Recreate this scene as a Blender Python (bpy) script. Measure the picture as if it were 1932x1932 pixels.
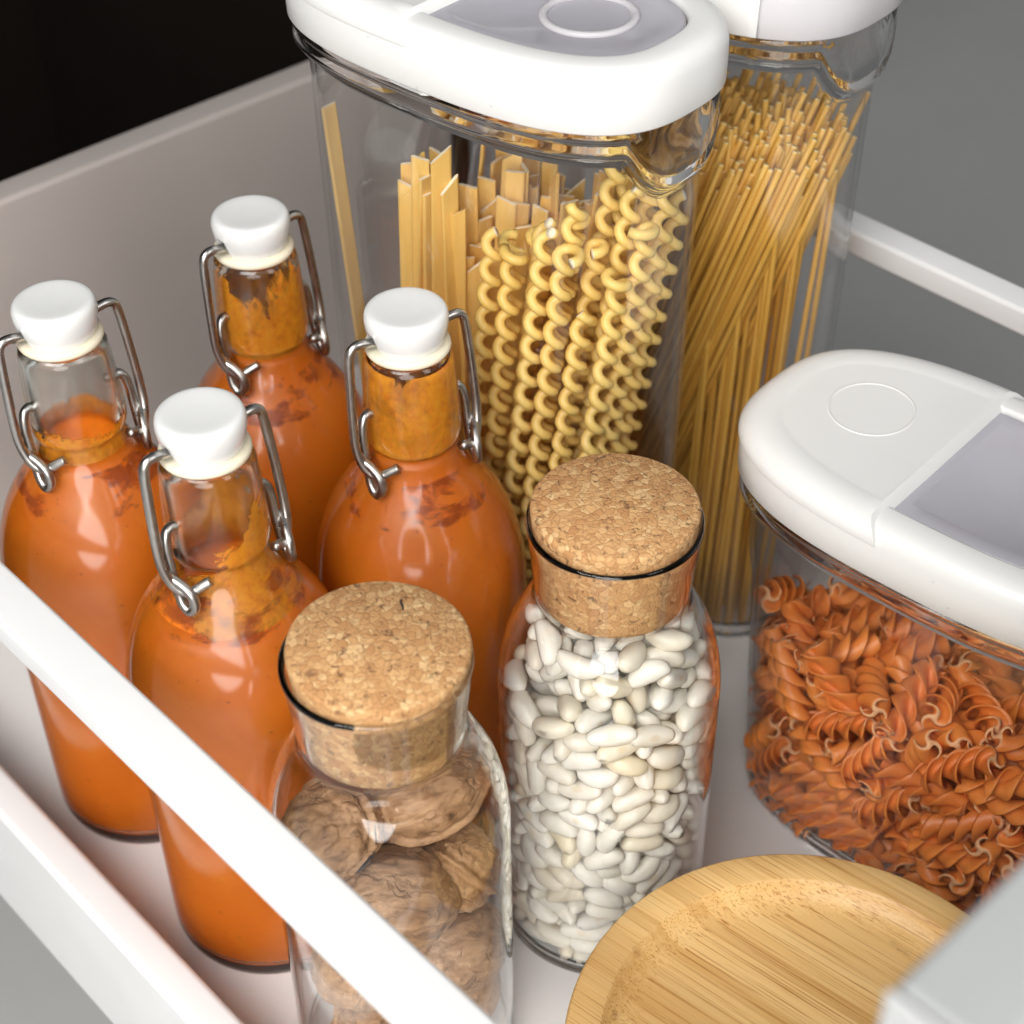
import bpy, bmesh, math, random
from mathutils import Vector, Matrix, Quaternion, Euler

for o in list(bpy.data.objects):
    bpy.data.objects.remove(o)
scene = bpy.context.scene
COL = scene.collection
R = math.radians
random.seed(11)

# ------------------------------------------------------------------ camera
# world: x runs to the far right along the drawer's back, y to the far left
# along its rails, z up; the drawer's floor is z = 0, units are metres.
def W(p, q, z):
    return Vector((q, p, z))

yaw, pitch, roll = R(42.921), R(40.3645), R(0.724)
fw = W(math.cos(yaw) * math.cos(pitch), math.sin(yaw) * math.cos(pitch), -math.sin(pitch))
rt = W(-math.sin(yaw), math.cos(yaw), 0)
dn = Vector((0, 0, -1)); dn = (dn - fw * dn.dot(fw)).normalized()
cx = rt * math.cos(roll) + dn * math.sin(roll)
cy = -(dn * math.cos(roll) - rt * math.sin(roll))
cz = -fw
cam_data = bpy.data.cameras.new('camera')
cam = bpy.data.objects.new('camera', cam_data); COL.objects.link(cam)
cam.matrix_world = Matrix(((cx.x, cy.x, cz.x, 0.0), (cx.y, cy.y, cz.y, 0.0), (cx.z, cy.z, cz.z, 0.618), (0, 0, 0, 1)))
cam_data.sensor_width = 36.0
cam_data.lens = 36.0 * 3186.6 / 1932.0
cam_data.clip_start = 0.02; cam_data.clip_end = 50
cam_data.dof.use_dof = True
cam_data.dof.focus_distance = 0.63
cam_data.dof.aperture_fstop = 9.5
scene.camera = cam

# ------------------------------------------------------------------ light
world = bpy.data.worlds.new('World'); scene.world = world; world.use_nodes = True
bg = world.node_tree.nodes['Background']
bg.inputs[0].default_value = (0.95, 0.97, 1.0, 1); bg.inputs[1].default_value = 0.22

def area(name, loc, target, sx, sy, power, color, shape='RECTANGLE'):
    l = bpy.data.lights.new(name, 'AREA'); l.shape = shape; l.size = sx; l.size_y = sy
    l.energy = power; l.color = color
    o = bpy.data.objects.new(name, l); COL.objects.link(o); o.location = loc
    o.rotation_euler = (Vector(target) - Vector(loc)).to_track_quat('-Z', 'Y').to_euler()
    return o
area('key_softbox', W(-0.08, -0.75, 1.45), W(.38, .33, .1), 1.1, 0.8, 31, (1.0, 0.985, 0.96))
area('front_softbox', W(-.44, -.57, .52), W(.4, .32, .15), .80, .85, 12, (1.0, 0.98, 0.95), 'ELLIPSE')
area('fill_softbox', W(-1.05, 0.55, 1.35), W(.4, .5, .1), 0.45, 1.1, 8, (1.0, 0.98, 0.96))

scene.view_settings.view_transform = 'Standard'
scene.view_settings.look = 'None'
scene.view_settings.exposure = 0.0
scene.view_settings.gamma = 1.0
scene.view_settings.use_curve_mapping = False
scene.render.engine = 'CYCLES'
cy_ = scene.cycles
cy_.use_denoising = True
cy_.use_adaptive_sampling = True; cy_.adaptive_threshold = 0.02; cy_.adaptive_min_samples = 24
cy_.max_bounces = 20; cy_.transmission_bounces = 16; cy_.glossy_bounces = 8; cy_.diffuse_bounces = 5
cy_.transparent_max_bounces = 24
cy_.caustics_refractive = True; cy_.caustics_reflective = False
cy_.blur_glossy = 0.1
cy_.sample_clamp_indirect = 30.0

# ------------------------------------------------------------------ materials
MATS = {}
def new_mat(name):
    m = bpy.data.materials.new(name); m.use_nodes = True
    nt = m.node_tree
    return m, nt, nt.nodes['Principled BSDF'], nt.nodes['Material Output']

class N:
    """small helper for node building"""
    def __init__(s, nt): s.nt = nt
    def n(s, t, **k):
        x = s.nt.nodes.new(t)
        for a, b in k.items(): setattr(x, a, b)
        return x
    def l(s, a, b): s.nt.links.new(a, b)
    def coord(s, which='Object'): return s.n('ShaderNodeTexCoord').outputs[which]
    def mapping(s, vec, scale=(1, 1, 1), loc=(0, 0, 0), rot=(0, 0, 0)):
        m = s.n('ShaderNodeMapping'); s.l(vec, m.inputs[0])
        m.inputs['Scale'].default_value = scale; m.inputs['Location'].default_value = loc; m.inputs['Rotation'].default_value = rot
        return m.outputs[0]
    def noise(s, vec, scale, detail=3, rough=.5, dist=0):
        x = s.n('ShaderNodeTexNoise'); s.l(vec, x.inputs['Vector'])
        x.inputs['Scale'].default_value = scale; x.inputs['Detail'].default_value = detail
        x.inputs['Roughness'].default_value = rough; x.inputs['Distortion'].default_value = dist
        return x
    def ramp(s, fac, stops):
        r = s.n('ShaderNodeValToRGB'); s.l(fac, r.inputs[0]); e = r.color_ramp.elements
        while len(e) < len(stops): e.new(0.5)
        for i, (p, c) in enumerate(stops):
            e[i].position = p; e[i].color = (c[0], c[1], c[2], 1) if hasattr(c, '__len__') else (c, c, c, 1)
        return r.outputs[0]
    def math(s, op, a, b=None, clamp=False):
        m = s.n('ShaderNodeMath', operation=op); m.use_clamp = clamp
        for i, v in enumerate((a, b)):
            if v is None: continue
            if hasattr(v, 'type') and not isinstance(v, (int, float)): s.l(v, m.inputs[i])
            else: m.inputs[i].default_value = v
        return m.outputs[0]
    def mix(s, fac, a, b, mode='MIX'):
        m = s.n('ShaderNodeMix', data_type='RGBA', blend_type=mode)
        for i, v in ((0, fac), (6, a), (7, b)):
            if hasattr(v, 'links'): s.l(v, m.inputs[i])
            else: m.inputs[i].default_value = v if not hasattr(v, '__len__') else (v[0], v[1], v[2], 1)
        return m.outputs[2]
    def bump(s, h, strength, dist, bsdf):
        b = s.n('ShaderNodeBump'); b.inputs['Strength'].default_value = strength; b.inputs['Distance'].default_value = dist
        s.l(h, b.inputs['Height']); s.l(b.outputs[0], bsdf.inputs['Normal']); return b

def plain(name, col, rough=.4, **k):
    m, nt, b, out = new_mat(name)
    b.inputs['Base Color'].default_value = (*col, 1); b.inputs['Roughness'].default_value = rough
    for kk, v in k.items(): b.inputs[kk.replace('_', ' ')].default_value = v
    MATS[name] = m; return m

def lacquer(name, col, rough, speck=0.0):
    m, nt, b, out = new_mat(name); n = N(nt); c = n.coord()
    t = n.noise(c, 9, 4, .6)
    n.l(n.mix(n.ramp(t.outputs[0], [(.35, 0), (.7, 1)]), [x * .965 for x in col], col), b.inputs['Base Color'])
    r = n.noise(c, 35, 3)
    n.l(n.ramp(r.outputs[0], [(.3, rough * .85), (.7, rough * 1.2)]), b.inputs['Roughness'])
    if speck:
        vo = n.n('ShaderNodeTexVoronoi'); n.l(c, vo.inputs['Vector']); vo.inputs['Scale'].default_value = 60
        se = n.n('ShaderNodeSeparateColor'); n.l(vo.outputs['Color'], se.inputs[0])
        dots = n.math('MULTIPLY', n.ramp(vo.outputs['Distance'], [(.02, 1), (.05, 0)]), n.math('GREATER_THAN', se.outputs[0], .72))
        prev = b.inputs['Base Color'].links[0].from_socket
        n.l(n.mix(n.math('MULTIPLY', dots, speck), prev, (.25, .22, .2)), b.inputs['Base Color'])
    g = n.noise(c, 900, 2)
    n.bump(g.outputs[0], .03, .0004, b)
    MATS[name] = m
lacquer('white_steel', (.80, .80, .80), .36, .6)
lacquer('drawer_floor', (.80, .775, .76), .5, .5)
lacquer('back_panel', (.42, .375, .35), .5)  # shade on the drawer's rear panel is put into this darker taupe colour
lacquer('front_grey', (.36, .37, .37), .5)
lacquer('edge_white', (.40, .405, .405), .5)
lacquer('lid_white', (.77, .77, .755), .33, .25)
lacquer('ceramic_white', (.74, .745, .735), .2)
lacquer('grey_floor', (.38, .38, .372), .8)
lacquer('dark_cabinet', (.009, .0065, .005), .9)
MATS['dark_cabinet'].node_tree.nodes['Principled BSDF'].inputs['Specular IOR Level'].default_value = .1
MATS['ceramic_white'].node_tree.nodes['Principled BSDF'].inputs['Coat Weight'].default_value = .5
MATS['ceramic_white'].node_tree.nodes['Principled BSDF'].inputs['Coat Roughness'].default_value = .06
plain('rubber', (.76, .69, .53), .5, Subsurface_Weight=.15, Subsurface_Scale=.002)

def steel():
    m, nt, b, out = new_mat('steel_wire'); n = N(nt)
    b.inputs['Metallic'].default_value = 1.0
    t = n.noise(n.coord(), 260, 4, .6)
    n.l(n.ramp(t.outputs[0], [(.3, (.42, .40, .38)), (.7, (.50, .485, .465))]), b.inputs['Base Color'])
    n.l(n.ramp(t.outputs[0], [(.3, .26), (.7, .36)]), b.inputs['Roughness'])
    MATS['steel_wire'] = m
steel()

def glass(name, col, ior, absorb=None, dens=0, rough=0.0):
    m, nt, b, out = new_mat(name); n = N(nt)
    nt.nodes.remove(b)
    g = n.n('ShaderNodeBsdfGlass'); g.inputs['Color'].default_value = (*col, 1); g.inputs['IOR'].default_value = ior
    g.inputs['Roughness'].default_value = rough
    n.l(g.outputs[0], out.inputs['Surface'])
    if absorb:
        v = n.n('ShaderNodeVolumeAbsorption'); v.inputs['Color'].default_value = (*absorb, 1); v.inputs['Density'].default_value = dens
        n.l(v.outputs[0], out.inputs['Volume'])
    MATS[name] = m
glass('jar_glass', (1, 1, 1), 1.47, (.50, .74, .80), 12)
glass('bottle_glass', (.99, 1, .99), 1.47, (.6, .78, .7), 8, .13)
glass('clear_plastic', (.985, .985, .985), 1.40)

def thin_plastic(name, tint, rough):
    m, nt, b, out = new_mat(name); n = N(nt); nt.nodes.remove(b)
    t = n.n('ShaderNodeBsdfTransparent'); t.inputs[0].default_value = (*tint, 1)
    g = n.n('ShaderNodeBsdfGlossy'); g.inputs['Roughness'].default_value = rough
    f = n.n('ShaderNodeLayerWeight'); f.inputs['Blend'].default_value = .5
    fr = n.math('ADD', n.math('MULTIPLY', n.math('POWER', f.outputs['Facing'], 4.5), .9), .055)
    mx = n.n('ShaderNodeMixShader'); n.l(fr, mx.inputs[0]); n.l(t.outputs[0], mx.inputs[1]); n.l(g.outputs[0], mx.inputs[2])
    n.l(mx.outputs[0], out.inputs['Surface']); MATS[name] = m
thin_plastic('thin_plastic', (.985, .985, .985), .0)

def flap():
    m, nt, b, out = new_mat('flap_plastic')
    b.inputs['Base Color'].default_value = (.67, .66, .72, 1); b.inputs['Roughness'].default_value = .12
    b.inputs['Transmission Weight'].default_value = .45; b.inputs['IOR'].default_value = 1.3
    MATS['flap_plastic'] = m
    m, nt, b, out = new_mat('frosted_plastic')
    b.inputs['Base Color'].default_value = (.82, .80, .82, 1); b.inputs['Roughness'].default_value = .3
    b.inputs['Transmission Weight'].default_value = .4; b.inputs['IOR'].default_value = 1.3
    MATS['frosted_plastic'] = m
flap()

def sauce():
    m, nt, b, out = new_mat('sauce'); n = N(nt); c = n.coord()
    t = n.noise(c, 38, 4, .6, .6)
    col = n.ramp(t.outputs[0], [(.3, (.94, .195, .006)), (.55, (.98, .225, .008)), (.75, (.99, .26, .012))])
    s = n.noise(c, 420, 2)
    col = n.mix(n.ramp(s.outputs[0], [(.68, 0), (.76, .55)]), col, (.50, .06, .01))
    n.l(col, b.inputs['Base Color']); b.inputs['Roughness'].default_value = .42
    b.inputs['Subsurface Weight'].default_value = 0; b.inputs['Subsurface Scale'].default_value = .004
    b.inputs['Subsurface Radius'].default_value = (1.0, .35, .1)
    MATS['sauce'] = m
sauce()

def smear(name, seed, z_full, z_clear, side=0.0, cover=.5):
    """dried sauce on the inside of a bottle neck: patchy, thinning upwards"""
    m, nt, b, out = new_mat(name); n = N(nt); c = n.coord()
    sep = n.n('ShaderNodeSeparateXYZ'); n.l(c, sep.inputs[0])
    mp = n.mapping(c, (1, 1, .8), (seed, seed * .7, seed * .3))
    big = n.noise(mp, 62, 7, .66, .5)
    mr = n.n('ShaderNodeMapRange'); n.l(sep.outputs[2], mr.inputs[0])
    mr.inputs[1].default_value = z_full; mr.inputs[2].default_value = z_clear; mr.inputs[3].default_value = .26; mr.inputs[4].default_value = -.42
    h = n.math('ADD', big.outputs[0], mr.outputs[0])
    h = n.math('ADD', h, n.math('MULTIPLY', sep.outputs[0], side))
    a = n.ramp(h, [(1 - cover - .03, 0), (1 - cover + .03, 1)])
    fine = n.noise(mp, 330, 4, .7)
    col = n.ramp(fine.outputs[0], [(.3, (.72, .185, .008)), (.48, (.90, .30, .011)), (.7, (.94, .38, .02))])
    thin = n.ramp(big.outputs[0], [(.36, .55), (.52, .97)])
    n.l(col, b.inputs['Base Color']); b.inputs['Roughness'].default_value = .5
    n.l(n.math('MULTIPLY', a, thin), b.inputs['Alpha'])
    MATS[name] = m

def patches(name, seed):
    """dark red wet gaps where the soup has pulled away from the shoulder"""
    m, nt, b, out = new_mat(name); n = N(nt); c = n.coord()
    sep = n.n('ShaderNodeSeparateXYZ'); n.l(c, sep.inputs[0])
    mp = n.mapping(c, (1, 1, 1.8), (seed, seed * .4, seed * .9))
    t = n.noise(mp, 42, 6, .62, .2)
    up = n.n('ShaderNodeMapRange'); n.l(sep.outputs[2], up.inputs[0])
    for i, v in ((1, .1765), (2, .184), (3, 0), (4, 1)): up.inputs[i].default_value = v
    dn2 = n.n('ShaderNodeMapRange'); n.l(sep.outputs[2], dn2.inputs[0])
    for i, v in ((1, .199), (2, .206), (3, 1), (4, .0)): dn2.inputs[i].default_value = v
    a = n.ramp(n.math('MULTIPLY', t.outputs[0], n.math('MULTIPLY', up.outputs[0], dn2.outputs[0])), [(.51, 0), (.59, .55)])
    k = n.noise(mp, 240, 3, .6)
    n.l(n.ramp(k.outputs[0], [(.35, (.40, .055, .012)), (.65, (.60, .12, .02))]), b.inputs['Base Color'])
    b.inputs['Roughness'].default_value = .3; n.l(a, b.inputs['Alpha'])
    MATS[name] = m

def cork():
    m, nt, b, out = new_mat('cork'); n = N(nt); c = n.coord()
    inf = n.n('ShaderNodeObjectInfo')
    c2 = n.n('ShaderNodeVectorMath', operation='ADD'); n.l(c, c2.inputs[0]); n.l(inf.outputs['Location'], c2.inputs[1]); c = c2.outputs[0]
    d = n.noise(c, 210, 3, .65)
    dm = n.n('ShaderNodeVectorMath', operation='MULTIPLY_ADD'); n.l(d.outputs['Color'], dm.inputs[0]); dm.inputs[1].default_value = (.0045, .0045, .0045); n.l(c, dm.inputs[2])
    v = n.n('ShaderNodeTexVoronoi'); n.l(dm.outputs[0], v.inputs['Vector']); v.inputs['Scale'].default_value = 360
    v2 = n.n('ShaderNodeTexVoronoi', feature='DISTANCE_TO_EDGE'); n.l(dm.outputs[0], v2.inputs['Vector']); v2.inputs['Scale'].default_value = 360
    sep = n.n('ShaderNodeSeparateColor'); n.l(v.outputs['Color'], sep.inputs[0])
    col = n.ramp(sep.outputs[0], [(0, (.46, .225, .085)), (.3, (.57, .31, .125)), (.7, (.67, .40, .175)), (1, (.79, .54, .27))])
    g2 = n.noise(c, 700, 3, .6); col = n.mix(n.ramp(g2.outputs[0], [(.35, .5), (.65, 0)]), col, (.44, .22, .085))
    col = n.mix(n.ramp(v2.outputs['Distance'], [(.0, .5), (.05, 0)]), col, (.32, .15, .05))
    dk = n.noise(c, 330, 3, .6, .8)
    col = n.mix(n.ramp(dk.outputs[0], [(.61, 0), (.67, .8)]), col, (.13, .06, .03))
    big = n.noise(c, 55, 3)
    col = n.mix(n.ramp(big.outputs[0], [(.35, .3), (.65, 0)]), col, (.46, .24, .10))
    n.l(col, b.inputs['Base Color']); b.inputs['Roughness'].default_value = .82
    h = n.math('ADD', n.math('MULTIPLY', n.ramp(v2.outputs['Distance'], [(0, 0), (.12, 1)]), .5), n.math('MULTIPLY', n.ramp(dk.outputs[0], [(.59, 1), (.68, 0)]), 1.0))
    n.bump(h, .7, .0007, b)
    MATS['cork'] = m
cork()

def bean():
    m, nt, b, out = new_mat('bean'); n = N(nt); c = n.coord()
    inf = n.n('ShaderNodeObjectInfo')
    col = n.ramp(inf.outputs['Random'], [(0, (.70, .62, .49)), (.2, (.76, .715, .63)), (.8, (.80, .765, .695)), (1, (.74, .65, .47))])
    ad = n.n('ShaderNodeVectorMath', operation='ADD'); n.l(c, ad.inputs[0]); n.l(inf.outputs['Location'], ad.inputs[1])
    t = n.noise(ad.outputs[0], 170, 4, .6)
    col = n.mix(n.ramp(t.outputs[0], [(.45, 0), (.78, .55)]), col, (.74, .66, .50))
    # pale brown eye on the inner curve
    mp = n.mapping(c, (1 / .0028, 1 / .0016, 1 / .0016), (0, .0030 / .0016, 0))
    ln = n.n('ShaderNodeVectorMath', operation='LENGTH'); n.l(mp, ln.inputs[0])
    col = n.mix(n.ramp(ln.outputs['Value'], [(.55, .4), (1.0, 0)]), col, (.62, .45, .22))
    n.l(col, b.inputs['Base Color']); b.inputs['Roughness'].default_value = .33
    b.inputs['Subsurface Weight'].default_value = 0; b.inputs['Subsurface Scale'].default_value = .002
    w = n.noise(ad.outputs[0], 420, 3, .6); n.bump(w.outputs[0], .12, .0004, b)
    MATS['bean'] = m
bean()

def walnut():
    m, nt, b, out = new_mat('walnut'); n = N(nt); c = n.coord()
    inf = n.n('ShaderNodeObjectInfo')
    ad = n.n('ShaderNodeVectorMath', operation='ADD'); n.l(c, ad.inputs[0]); n.l(inf.outputs['Location'], ad.inputs[1])
    st = n.mapping(ad.outputs[0], (.45, 1, 1))
    t = n.noise(st, 170, 6, .62, 1.0)
    col = n.ramp(t.outputs[0], [(.28, (.12, .055, .022)), (.42, (.32, .165, .072)), (.6, (.48, .275, .138)), (.8, (.57, .365, .205))])
    v = n.n('ShaderNodeTexVoronoi', feature='DISTANCE_TO_EDGE'); mv = n.mapping(ad.outputs[0], (.5, 1, 1))
    dn_ = n.noise(ad.outputs[0], 90, 3); dm = n.n('ShaderNodeVectorMath', operation='MULTIPLY_ADD'); n.l(dn_.outputs['Color'], dm.inputs[0]); dm.inputs[1].default_value = (.012, .012, .012); n.l(mv, dm.inputs[2])
    n.l(dm.outputs[0], v.inputs['Vector']); v.inputs['Scale'].default_value = 130
    vein = n.math('MULTIPLY', n.ramp(v.outputs['Distance'], [(0, 1), (.10, 0)]), n.ramp(dn_.outputs[0], [(.4, 0), (.6, 1)]))
    col = n.mix(n.math('MULTIPLY', vein, .3), col, (.20, .095, .04))
    n.l(col, b.inputs['Base Color']); b.inputs['Roughness'].default_value = .55
    h = n.math('SUBTRACT', n.math('MULTIPLY', t.outputs[0], .7), n.math('MULTIPLY', vein, .5))
    n.bump(h, .8, .0013, b)
    MATS['walnut'] = m
    plain('walnut_seam', (.40, .23, .11), .6)
    plain('walnut_crack', (.02, .014, .012), .9)
walnut()

def pasta(name, dark, mid, light, rough, sss, scale=300, lines=0):
    m, nt, b, out = new_mat(name); n = N(nt); c = n.coord()
    inf = n.n('ShaderNodeObjectInfo')
    t = n.noise(n.mapping(c, (1, 1, .15 if lines else 1)), scale, 3, .6)
    col = n.ramp(t.outputs[0], [(.3, mid), (.7, light)])
    col = n.mix(n.ramp(inf.outputs['Random'], [(0, .55), (.5, 0)]), col, dark)
    n.l(col, b.inputs['Base Color']); b.inputs['Roughness'].default_value = rough
    b.inputs['Subsurface Weight'].default_value = 0; b.inputs['Subsurface Scale'].default_value = .003
    b.inputs['Subsurface Radius'].default_value = (1.0, .55, .2)
    n.bump(t.outputs[0], .10, .0004, b)
    MATS[name] = m
pasta('ribbon_pasta', (.74, .42, .09), (.87, .54, .145), (.92, .63, .21), .5, .25, 420, 1)
pasta('coil_pasta', (.80, .50, .11), (.87, .60, .16), (.90, .66, .22), .38, .3)
pasta('spaghetti', (.58, .28, .035), (.72, .39, .06), (.80, .48, .10), .45, .25, 420, 1)
pasta('fusilli', (.64, .155, .028), (.80, .225, .038), (.87, .30, .06), .42, .25)
plain('pasta_cut', (.92, .80, .58), .6)
plain('fusilli_cut', (.88, .48, .24), .6)
plain('spaghetti_cut', (.88, .66, .30), .6)

def bamboo():
    m, nt, b, out = new_mat('bamboo'); n = N(nt); c0 = n.coord()
    c = n.mapping(c0, (1, 1, 1), (0, 0, 0), (0, 0, R(-8)))
    sep = n.n('ShaderNodeSeparateXYZ'); n.l(c, sep.inputs[0])
    # glued strips, each with its own tone
    st = n.math('FLOOR', n.math('MULTIPLY', sep.outputs[0], 1 / .0062))
    wn = n.n('ShaderNodeTexWhiteNoise', noise_dimensions='1D'); n.l(st, wn.inputs['W'])
    base = n.ramp(wn.outputs['Value'], [(0, (.64, .37, .125)), (.5, (.74, .455, .17)), (1, (.82, .54, .225))])
    fib = n.noise(n.mapping(c, (1, .008, 1)), 1500, 4, .65)
    col = n.mix(n.ramp(fib.outputs[0], [(.36, 1.0), (.47, 0)]), base, (.44, .19, .04))
    fib2 = n.noise(n.mapping(c, (1, .03, 1), (.3, .2, 0)), 300, 3, .6)
    col = n.mix(n.ramp(fib2.outputs[0], [(.45, 0), (.75, .5)]), col, (.82, .57, .26))
    # knots across single strips
    kn = n.noise(n.mapping(c, (1, .35, 1), (1.7, .4, 0)), 46, 2, .5, .8)
    kmask = n.ramp(kn.outputs[0], [(.71, 0), (.76, 1)])
    kf = n.noise(n.mapping(c, (1, .3, 1)), 420, 4, .7, 1.5)
    col = n.mix(n.math('MULTIPLY', kmask, n.ramp(kf.outputs[0], [(.4, 1), (.55, .2)])), col, (.28, .12, .03))
    # end-grain pores where the cove cuts the fibres
    geo = n.n('ShaderNodeSeparateXYZ'); n.l(c0, geo.inputs[0])
    r2 = n.math('SQRT', n.math('ADD', n.math('POWER', geo.outputs[0], 2), n.math('POWER', geo.outputs[1], 2)))
    ring = n.math('MULTIPLY', n.ramp(n.math('MULTIPLY', r2, 10), [(.615, 0), (.66, 1)]), n.ramp(n.math('MULTIPLY', r2, 10), [(.745, 1), (.752, 0)]))
    vo = n.n('ShaderNodeTexVoronoi'); n.l(n.mapping(c0, (1, .8, 1)), vo.inputs['Vector']); vo.inputs['Scale'].default_value = 900
    pore = n.ramp(vo.outputs['Distance'], [(.22, 1), (.42, 0)])
    pm = n.math('MULTIPLY', ring, pore)
    col = n.mix(n.math('MULTIPLY', pm, .14), col, (.33, .15, .04))
    n.l(col, b.inputs['Base Color']); b.inputs['Roughness'].default_value = .42
    h = n.math('SUBTRACT', n.math('MULTIPLY', fib.outputs[0], .4), n.math('MULTIPLY', pm, .25))
    n.bump(h, .3, .0005, b)
    MATS['bamboo'] = m
bamboo()

# ------------------------------------------------------------------ mesh helpers
def mesh_obj(name, verts, faces, mats, parent=None, smooth=True, mi=None):
    me = bpy.data.meshes.new(name)
    me.from_pydata([tuple(v) for v in verts], [], faces)
    for mt in (mats if isinstance(mats, (list, tuple)) else [mats]):
        me.materials.append(MATS[mt])
    if smooth: me.polygons.foreach_set('use_smooth', [True] * len(me.polygons))
    if mi: me.polygons.foreach_set('material_index', mi)
    me.update()
    o = bpy.data.objects.new(name, me); COL.objects.link(o)
    if parent is not None: o.parent = parent
    return o

def fix_normals(o):
    bm = bmesh.new(); bm.from_mesh(o.data); bmesh.ops.recalc_face_normals(bm, faces=bm.faces); bm.to_mesh(o.data); bm.free()
    return o

def tag(o, label, cat, group=None, kind=None):
    o['label'] = label; o['category'] = cat
    if group: o['group'] = group
    if kind: o['kind'] = kind
    return o
def empty(name, loc, rz=0):
    o = bpy.data.objects.new(name, None); COL.objects.link(o); o.location = loc; o.rotation_euler = (0, 0, rz); o.empty_display_size = .02
    return o

def box(name, lo, hi, mat, parent=None, bev=.0015, seg=2):
    """bevelled box between two corners (world axes)"""
    bm = bmesh.new(); bmesh.ops.create_cube(bm, size=1)
    lo, hi = Vector(lo), Vector(hi)
    lo, hi = Vector(map(min, lo, hi)), Vector(map(max, lo, hi))
    d = hi - lo; c = (lo + hi) / 2
    for v in bm.verts: v.co = Vector((v.co.x * d.x + c.x, v.co.y * d.y + c.y, v.co.z * d.z + c.z))
    if bev: bmesh.ops.bevel(bm, geom=list(bm.edges), offset=bev, segments=seg, affect='EDGES', profile=.5)
    me = bpy.data.meshes.new(name); bm.to_mesh(me); bm.free(); me.materials.append(MATS[mat])
    o = bpy.data.objects.new(name, me); COL.objects.link(o)
    if parent is not None: o.parent = parent
    me.polygons.foreach_set('use_smooth', [True] * len(me.polygons))
    md = o.modifiers.new('wn', 'WEIGHTED_NORMAL'); md.keep_sharp = False; md.weight = 100
    return o

def lathe(profile, n=64, closed=False):
    """profile: list of (r, z); r == 0 makes a pole. returns verts, faces"""
    verts, faces, idx = [], [], []
    for r, z in profile:
        if r <= 1e-7:
            idx.append([len(verts)]); verts.append((0, 0, z))
        else:
            idx.append(list(range(len(verts), len(verts) + n)))
            for i in range(n):
                a = 2 * math.pi * i / n; verts.append((r * math.cos(a), r * math.sin(a), z))
    pairs = list(zip(idx[:-1], idx[1:]))
    if closed: pairs.append((idx[-1], idx[0]))
    for A, B in pairs:
        if len(A) == 1 and len(B) == 1: continue
        for i in range(n):
            j = (i + 1) % n
            if len(A) == 1: faces.append((A[0], B[j], B[i]))
            elif len(B) == 1: faces.append((A[i], A[j], B[0]))
            else: faces.append((A[i], A[j], B[j], B[i]))
    return verts, faces

def smooth_profile(pts, sub=4):
    """Catmull-Rom through (r, z) points"""
    out = []
    P = [pts[0]] + list(pts) + [pts[-1]]
    for i in range(1, len(P) - 2):
        p0, p1, p2, p3 = [Vector(x) for x in P[i - 1:i + 3]]
        for k in range(sub):
            t = k / sub
            v = .5 * ((2 * p1) + (p2 - p0) * t + (2 * p0 - 5 * p1 + 4 * p2 - p3) * t * t + (3 * p1 - p0 - 3 * p2 + p3) * t ** 3)
            out.append(tuple(v))
    out.append(tuple(pts[-1]))
    return out

def tube(path, rad, seg=10, cap=True):
    """tube along a list of Vectors; parallel-transported frame"""
    path = [Vector(p) for p in path]
    verts, faces = [], []
    t0 = (path[1] - path[0]).normalized()
    up = Vector((0, 0, 1)) if abs(t0.z) < .9 else Vector((1, 0, 0))
    nrm = t0.cross(up).normalized()
    prev = t0
    for i, p in enumerate(path):
        t = (path[min(i + 1, len(path) - 1)] - path[max(i - 1, 0)]).normalized()
        q = prev.rotation_difference(t); nrm = (q @ nrm).normalized(); prev = t
        bn = t.cross(nrm)
        rr = rad[i] if hasattr(rad, '__len__') else rad
        for k in range(seg):
            a = 2 * math.pi * k / seg
            verts.append(p + (nrm * math.cos(a) + bn * math.sin(a)) * rr)
        if i:
            for k in range(seg):
                a0 = (i - 1) * seg + k; a1 = (i - 1) * seg + (k + 1) % seg
                faces.append((a0, a1, a1 + seg, a0 + seg))
    ns = len(faces)
    if cap:
        faces.append(tuple(range(seg - 1, -1, -1))); faces.append(tuple(range(len(verts) - seg, len(verts))))
    return verts, faces, ns

def spline(pts, sub=6):
    P = [Vector(p) for p in pts]; P = [P[0]] + P + [P[-1]]; out = []
    for i in range(1, len(P) - 2):
        p0, p1, p2, p3 = P[i - 1:i + 3]
        for k in range(sub):
            t = k / sub
            out.append(.5 * ((2 * p1) + (p2 - p0) * t + (2 * p0 - 5 * p1 + 4 * p2 - p3) * t * t + (3 * p1 - p0 - 3 * p2 + p3) * t ** 3))
    out.append(P[-1]); return out

def rings_mesh(rings, close_loop=False, cap_first=False, cap_last=False):
    """rings: equal-length lists of Vectors"""
    n = len(rings[0]); verts = [v for r in rings for v in r]; faces = []
    m = len(rings)
    for i in range(m if close_loop else m - 1):
        a, b = i * n, ((i + 1) % m) * n
        for k in range(n):
            j = (k + 1) % n; faces.append((a + k, a + j, b + j, b + k))
    if cap_first: faces.append(tuple(range(n - 1, -1, -1)))
    if cap_last: faces.append(tuple(range((m - 1) * n, m * n)))
    return verts, faces

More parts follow.
